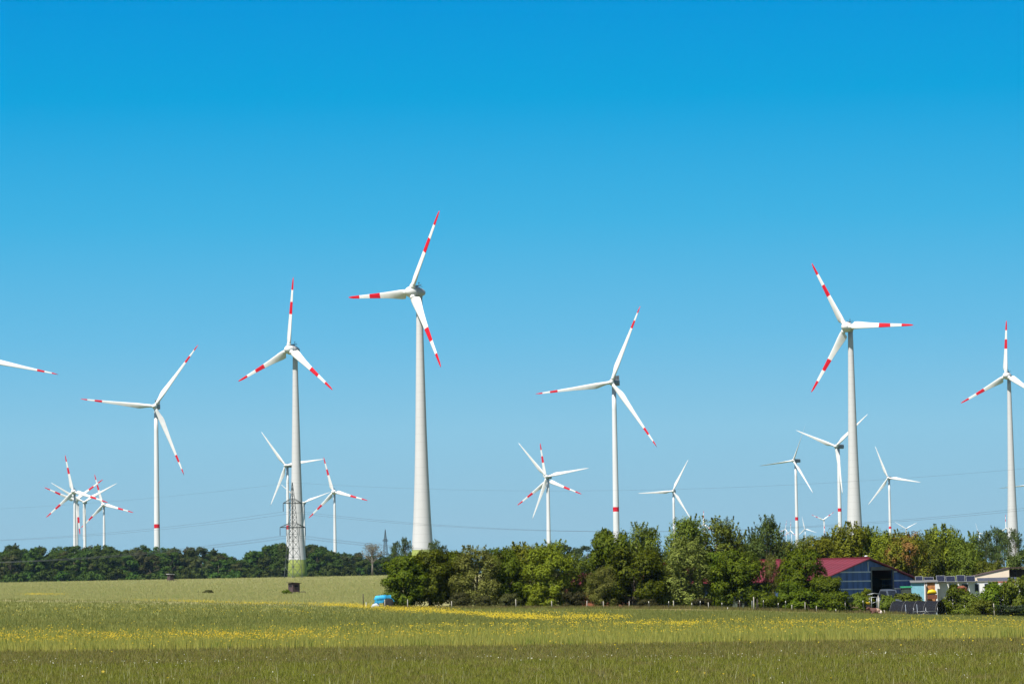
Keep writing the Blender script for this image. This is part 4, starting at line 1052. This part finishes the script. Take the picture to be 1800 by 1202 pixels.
# brush pile
o = G(1492, 489); r = empty('brush_pile', o, 0, 'heap of dry brown branches below the dark plinth of the barn', 'brush pile'); rb = random.Random(4); mb = MB()
for i in range(240):
    x = rb.gauss(0, 1.1); y = rb.gauss(0, .5); z = max(.05, (1.15 - abs(x) * .45) * rb.random()); a = rb.gauss(0, .8); L_ = rb.uniform(.5, 1.5); e = Vector((math.cos(a), rb.gauss(0, .4), rb.gauss(0, .35))) * L_ * .5
    mb.bar(Vector((x, y, z)) - e, Vector((x, y, z)) + e, .05, 0, .02)
mb.build('branches', [mat('dry_twigs', (.17, .12, .07), .9, .3, 3)], r, recalc=False)

# black net polytunnel
def polytunnel():
    o = G(1653, 489); ang = R_(-28)         # local x: tunnel axis pointing to the open end (right, toward camera)
    r = empty('polytunnel', o, ang, 'black shade-net polytunnel with pale hoops and an open right end', 'polytunnel')
    Hh = at(1650, 1054.5, 489).z - o.z; Wd = 4.2; Ln = 6.8
    def arch(x, s=1.0, k=16):
        out = []
        for i in range(k + 1):
            a = math.pi * i / k; yy = -math.cos(a); zz = math.sin(a) ** .92
            out.append(Vector((x, yy * Wd / 2 * s, zz * Hh * s - .05)))
        return out
    xs = list(np.linspace(-Ln, 0, 13)); rows = []
    for i, x in enumerate(xs):
        sag = 1 - .02 * abs(math.sin(math.pi * i / 3)); rows.append(arch(x, sag if x < -Ln + .3 or True else 1))
    k = 17; vs = [v for rw in rows for v in rw]; fs = [(i * k + j, i * k + j + 1, (i + 1) * k + j + 1, (i + 1) * k + j) for i in range(len(rows) - 1) for j in range(k - 1)]
    MB().add(vs, fs, 0, True).build('net_cover', [NET], r, recalc=False)
    bk = arch(-Ln + .02, .97); MB().prism(bk, (.05, 0, 0)).build('end_wall', [NETIN], r)
    for x in (-Ln, -5.0, -3.3, -1.8, 0):
        MB().tube(arch(x, 1.012), .02, 6).build('hoop', [GREYR], r, recalc=False)
    for px_ in (-4.3, -2.6): MB().bar((px_, -Wd / 2 - .02, .3), (px_ - .25, -Wd / 2 * .82, Hh * .75), .045).build('strap', [PALEC], r)
    fl = MB(); fl.add([(0.02, Wd / 2 * .98, 0), (.35, Wd / 2 * .75, 0), (.05, Wd / 2 * .8, .9), (0.0, Wd / 2 * .96, .8)], [(0, 1, 2, 3)]); fl.add([(.03, -Wd / 2 * .98, 0), (.3, -Wd / 2 * .7, 0), (.05, -Wd / 2 * .85, .5)], [(0, 1, 2)]); fl.build('door_flap', [PALEC], r, recalc=False)
    MB().tube([(-1.4, -Wd * .4, .95), (-1.4, Wd * .4, .95)], .035, 6).tube([(-1.4, 0, 0), (-1.4, 0, Hh * .93)], .035, 6).build('brace', [ALU], r)
polytunnel()
# hurdle in front of it
o = G(1627, 484); r = empty('metal_hurdle', o, R_(-3), 'low grey metal hurdle with a crossed leg in front of the black polytunnel', 'hurdle')
mb = MB(); hh = 1.05
for x in (-1.65, 0, 1.6): mb.tube([(x, 0, -.05), (x, 0, hh)], .025, 6)
mb.tube([(-1.65, 0, .5), (1.6, 0, .55)], .025, 6).tube([(-.7, -.1, 0), (.15, -.1, .5)], .028, 6).tube([(.6, -.1, .05), (-.1, -.1, .75)], .025, 6).tube([(-1.2, 0, .15), (1.2, 0, .12)], .02, 6)
mb.build('rails', [ALU], r)

# reclining cow (brown, white face, pale rump)
def cow():
    o = G(1539, 481); m, nt, b = nodes('cow_hide'); N = nt.nodes.new; L = nt.links.new
    tc = N('ShaderNodeTexCoord'); sp = N('ShaderNodeSeparateXYZ'); L(tc.outputs['Object'], sp.inputs[0])
    nz = N('ShaderNodeTexNoise'); nz.inputs['Scale'].default_value = 2.2; L(tc.outputs['Object'], nz.inputs['Vector'])
    ad = N('ShaderNodeMath'); ad.operation = 'MULTIPLY_ADD'; ad.inputs[1].default_value = .9; L(nz.outputs[0], ad.inputs[0]); L(sp.outputs[0], ad.inputs[2])
    mr = N('ShaderNodeMapRange'); mr.inputs[1].default_value = -1.6; mr.inputs[2].default_value = 1.8; L(ad.outputs[0], mr.inputs[0])
    rp = ramp_node(nt, [(0, (.50, .45, .40)), (.15, (.50, .45, .40)), (.17, (.085, .03, .02)), (.60, (.10, .036, .022)), (.64, (.42, .28, .20)), (.78, (.11, .045, .03)), (.81, (.52, .46, .40)), (1, (.52, .46, .40))])
    L(mr.outputs[0], rp.inputs[0]); L(rp.outputs[0], b.inputs['Base Color']); b.inputs['Roughness'].default_value = .8
    V = [(.95, 0, .42), (.5, 0, .48), (.0, 0, .50), (-.5, 0, .54), (-.85, -.02, .70), (-1.10, -.06, .92), (-1.28, -.12, .86), (-1.42, -.18, .70),
         (.75, -.38, .22), (.25, -.55, .18), (.75, -.62, .10), (-.45, -.35, .22), (-.80, -.45, .10), (-.45, -.52, .08), (.7, .35, .22), (.2, .5, .15), (-.5, .33, .2), (-.9, .35, .1)]
    E = [(0, 1), (1, 2), (2, 3), (3, 4), (4, 5), (5, 6), (6, 7), (0, 8), (8, 9), (9, 10), (3, 11), (11, 12), (12, 13), (0, 14), (14, 15), (3, 16), (16, 17)]
    Rr = [.36, .42, .44, .38, .26, .19, .16, .11, .24, .13, .08, .18, .09, .06, .24, .12, .17, .09]
    me = bpy.data.meshes.new('body'); me.from_pydata(V, E, []); me.materials.append(m)
    c = empty('cow', o, R_(6), 'brown and white cow lying on the grass left of the black polytunnel', 'cow')
    bo = link('body', me, c); sk = bo.modifiers.new('skin', 'SKIN'); sk.use_smooth_shade = True
    for i, rr in enumerate(Rr): me.skin_vertices[0].data[i].radius = (rr, rr * (1.0 if i > 7 else .95)); me.skin_vertices[0].data[i].use_root = (i == 0)
    ss = bo.modifiers.new('sub', 'SUBSURF'); ss.levels = ss.render_levels = 2
    c.scale = (.92, .92, .92)
    for s in (-1, 1):
        MB().tube([(-1.08, s * .14 - .06, 1.0), (-1.06, s * .28 - .06, 1.02), (-1.08, s * .38 - .06, .96)], [.05, .07, .015], 8).build('ear', [m], c)
    MB().tube([(1.25, .0, .55), (1.36, -.05, .35), (1.3, -.12, .1)], [.04, .03, .05], 6).build('tail', [m], c)
cow()

# blue farm machine under the leftmost tree
def bluemachine():
    o = G(671, 494); r = empty('blue_tractor', o, R_(4), 'bright blue old tractor half under the leftmost tree, pale sack at its front', 'tractor')
    b = MB(); prof = [(-1.15, .45), (-1.0, .95), (-.75, 1.45), (-.2, 1.5), (.5, 1.6), (.75, 1.85), (1.3, 1.9), (1.35, .7), (.6, .75), (.1, .8), (-.35, .75), (-.45, .1), (-.95, .1)]
    b.prism([(x, -.38, z) for x, z in prof], (0, .76, 0)); b.build('body', [BLUET], r)
    b2 = MB(); b2.tube([(-.9, 0, 1.1), (-.7, 0, 1.38), (.0, 0, 1.42), (.7, 0, 1.5)], [.3, .45, .46, .44], 12); b2.build('bonnet', [BLUET], r)
    for x, rad, wdt in ((-.7, .38, .2), (.95, .72, .32)):
        for s in (-1, 1):
            fm = Matrix.Translation((x, s * .62, rad)) @ AX
            w = MB().lathe([(-wdt / 2, rad * .5), (-wdt / 2, rad * .92), (-wdt * .35, rad), (wdt * .35, rad), (wdt / 2, rad * .92), (wdt / 2, rad * .5)], 22, frame=fm).build('wheel', [RUB], r)
            MB().lathe([(-wdt * .3, .05), (-wdt * .45, rad * .5), (wdt * .45, rad * .5), (wdt * .3, .05)], 18, frame=fm).build('rim', [PALEC], w)
    for s in (-1, 1):
        f = MB(); pts = [(.95 + .82 * math.cos(a), s * .62, .72 + .82 * math.sin(a)) for a in np.linspace(.3, 3.0, 9)]
        for p, q in zip(pts, pts[1:]): f.box(((p[0] + q[0]) / 2, p[1], (p[2] + q[2]) / 2), ((Vector(p) - Vector(q)).length + .02, .36, .04), rot=Matrix.Rotation(-math.atan2(q[2] - p[2], q[0] - p[0]), 3, 'Y'))
        f.build('mudguard', [BLUET], r)
    MB().tube([(-.35, .1, 1.7), (-.35, .1, 2.1)], .05, 8).build('exhaust', [SENSOR], r)
    MB().tube([(.55, 0, 1.7), (.4, 0, 2.0)], .04, 6).build('steering_column', [SENSOR], r)
    g = G(659.5, 491); sk = MB(); sk.tube([(-.5, 0, .15), (-.3, 0, .32), (.1, 0, .42), (.45, 0, .25), (.55, 0, .1)], [.12, .28, .36, .26, .1], 10)
    s = sk.build('sack', [PALEC], None, g); tag(s, 'pale bulging sack lying in front of the blue tractor', 'sack')
bluemachine()

# hunting hides on the pale field
def hide(px, Y, base, top, label, roofm, s=1.0, rz=.65):
    o = G(px, Y); H = at(px, top, Y).z - o.z; r = empty('hunting_hide', o, rz, label, 'hunting hide', 'hunting hides on the pale field')
    zb = H * .2; w_ = 1.75 * s; hb = H - zb - .12
    MB().box((0, 0, zb + hb / 2), (w_, w_, hb)).build('cabin', [WOODD], r)
    MB().box((0, 0, H - .06), (w_ + .6, w_ + .5, .1), rot=Matrix.Rotation(R_(4), 3, 'Y')).build('roof', [roofm], r)
    for x, y, ax in ((-w_ / 2 - .01, 0, 'y'), (0, -w_ / 2 - .01, 'x')):
        MB().box((x, y, zb + hb * .68), (.04 if ax == 'y' else w_ * .5, w_ * .6 if ax == 'y' else .04, hb * .2)).build('window', [NIGHT], r)
    for x in (-1, 1):
        for y in (-1, 1): MB().bar((x * w_ * .42, y * w_ * .42, zb), (x * w_ * .55, y * w_ * .55, -.1), .13).build('leg', [WOODD], r)
    MB().bar((w_ * .5, -w_ * .5, zb), (w_ * 1.15, -w_ * .75, zb + .02), .1).bar((w_ * 1.15, -w_ * .75, zb), (w_ * 1.15, -w_ * .75, -.1), .08).build('step', [WOODD], r)
hide(517, 735, 1042, 1023.5, 'brown boxy hunting hide on short legs on the pale field below the pylon', BROOF)
hide(300, 1180, 1018, 1008.5, 'small far hunting hide with a white roof at the forest edge', WHITEW, .9)

# ------------------------------------------------------------------ posts
PW = mat('post_pale_wood', (.40, .37, .32), .85, .2, 6); PD = mat('post_dark_wood', (.06, .05, .045), .85, .2, 6); PT = mat('picket_dark', (.05, .05, .05), .6, .1, 4); PWH = mat('picket_white_cap', (.75, .74, .68), .5, .05, 4)
def post(px, top, bot, Y, rad, mt, label, group='wooden fence posts along the tree row', lean=0, name='fence_post'):
    g = G(px, Y); h = (bot - top) * Y / F
    z = max(h, at(px, top, Y).z - g.z)
    o = MB(); o.tube([(0, 0, -.3), (lean * .5, 0, z * .5), (lean, 0, z - .04), (lean, 0, z)], [rad, rad * .95, rad * .9, rad * .5], 8)
    ob = o.build(name, [mt], None, g); tag(ob, label, 'fence post', group)
post(638.5, 1043, 1064, 492, .07, PD, 'tall dark post standing alone left of the blue tractor')
post(643.5, 1058, 1066, 490, .05, PWH, 'short white post just right of the tall dark post')
ordn = ['first', 'second', 'third', 'fourth', 'fifth', 'sixth', 'seventh', 'eighth', 'ninth', 'tenth', 'eleventh', 'twelfth', 'thirteenth', 'fourteenth']
PP = [(676.5, 1053, 1065), (716.5, 1053, 1067), (794, 1056, 1067), (907, 1055, 1072), (970, 1056, 1070), (1031.5, 1057, 1071), (1061, 1056, 1069), (1106, 1058, 1071), (1184, 1058, 1072), (1245.6, 1058, 1070)]
for i, (x, a, b) in enumerate(PP): post(x, a, b, 489, .065, PW, 'pale wooden fence post, %s from the left in the fence along the tree row' % ordn[i], lean=random.uniform(-.05, .05))
post(1321.7, 1059, 1076, 486, .06, ALU, 'thin pale metal post, left one of the pair below the right bright green maple', lean=.02)
post(1325, 1061, 1085, 484, .08, PW, 'thicker pale post, right one of the pair below the right bright green maple')
post(1329.5, 1064, 1085, 484, .06, PD, 'dark stake leaning beside the pale pair of posts', lean=.12)
post(1333, 1066, 1085, 484.5, .05, PD, 'dark stake just right of the leaning stake', lean=-.1)
for i, (x, a, b) in enumerate([(1392, 1065, 1077), (1415, 1060, 1077), (1435, 1066, 1077), (1486, 1056, 1077)]): post(x, a, b, 487, .06, PW, 'wooden fence post, %s from the left below the dark maple and the barn' % ordn[i], lean=random.uniform(-.05, .05))
post(1544, 1052, 1084, 484, .075, WOODL, 'tall pale post between the cow and the bush')
post(1748, 1060, 1083, 482, .07, WOODL, 'slightly leaning grey post in front of the bushes near the right edge', lean=-.12)
def picket(px, top, bot, label, cap=.28):
    Y = 480; g = G(px, Y); h = max((bot - top) * Y / F, at(px, top, Y).z - g.z)
    r = empty('fence_picket', g, 0, label, 'fence picket', 'electric fence pickets in the paddock')
    MB().tube([(0, 0, -.2), (random.uniform(-.04, .04), 0, h - cap)], .028, 6).build('stake', [PT], r)
    MB().lathe([(h - cap, .03), (h - cap + .05, .042), (h - .08, .042), (h, .02)], 8).build('cap', [PWH], r)
for i, (x, a, b) in enumerate([(1140.4, 1077, 1091), (1175.4, 1076, 1090), (1216, 1079, 1090), (1231, 1075, 1090), (1269, 1075, 1088), (1279, 1083, 1088), (1300, 1069, 1087), (1342, 1068, 1087), (1368, 1071, 1086), (1381, 1069, 1088), (1469, 1077, 1084), (1517, 1062, 1085)]):
    picket(x, a, b, 'thin dark fence picket with a white cap, %s from the left in the paddock' % ordn[i])

# ------------------------------------------------------------------ haze
HZ = True
if HZ:
    m = bpy.data.materials.new('haze_air'); m.use_nodes = True; nt = m.node_tree; nt.nodes.remove(nt.nodes['Principled BSDF'])
    pv = nt.nodes.new('ShaderNodeVolumePrincipled'); pv.inputs['Color'].default_value = (.42, .72, 1, 1); pv.inputs['Density'].default_value = 1.2e-5
    nt.links.new(pv.outputs[0], nt.nodes['Material Output'].inputs['Volume'])
    mb = MB(); mb.add([(x, y, z) for z in (-4, 206) for x, y in ((-16000, -400), (16000, -400), (16000, 13200), (-16000, 13200))], [(3, 2, 1, 0), (4, 5, 6, 7), (0, 1, 5, 4), (1, 2, 6, 5), (2, 3, 7, 6), (3, 0, 4, 7)])
    o = mb.build('haze', [m]); tag(o, kind='stuff')
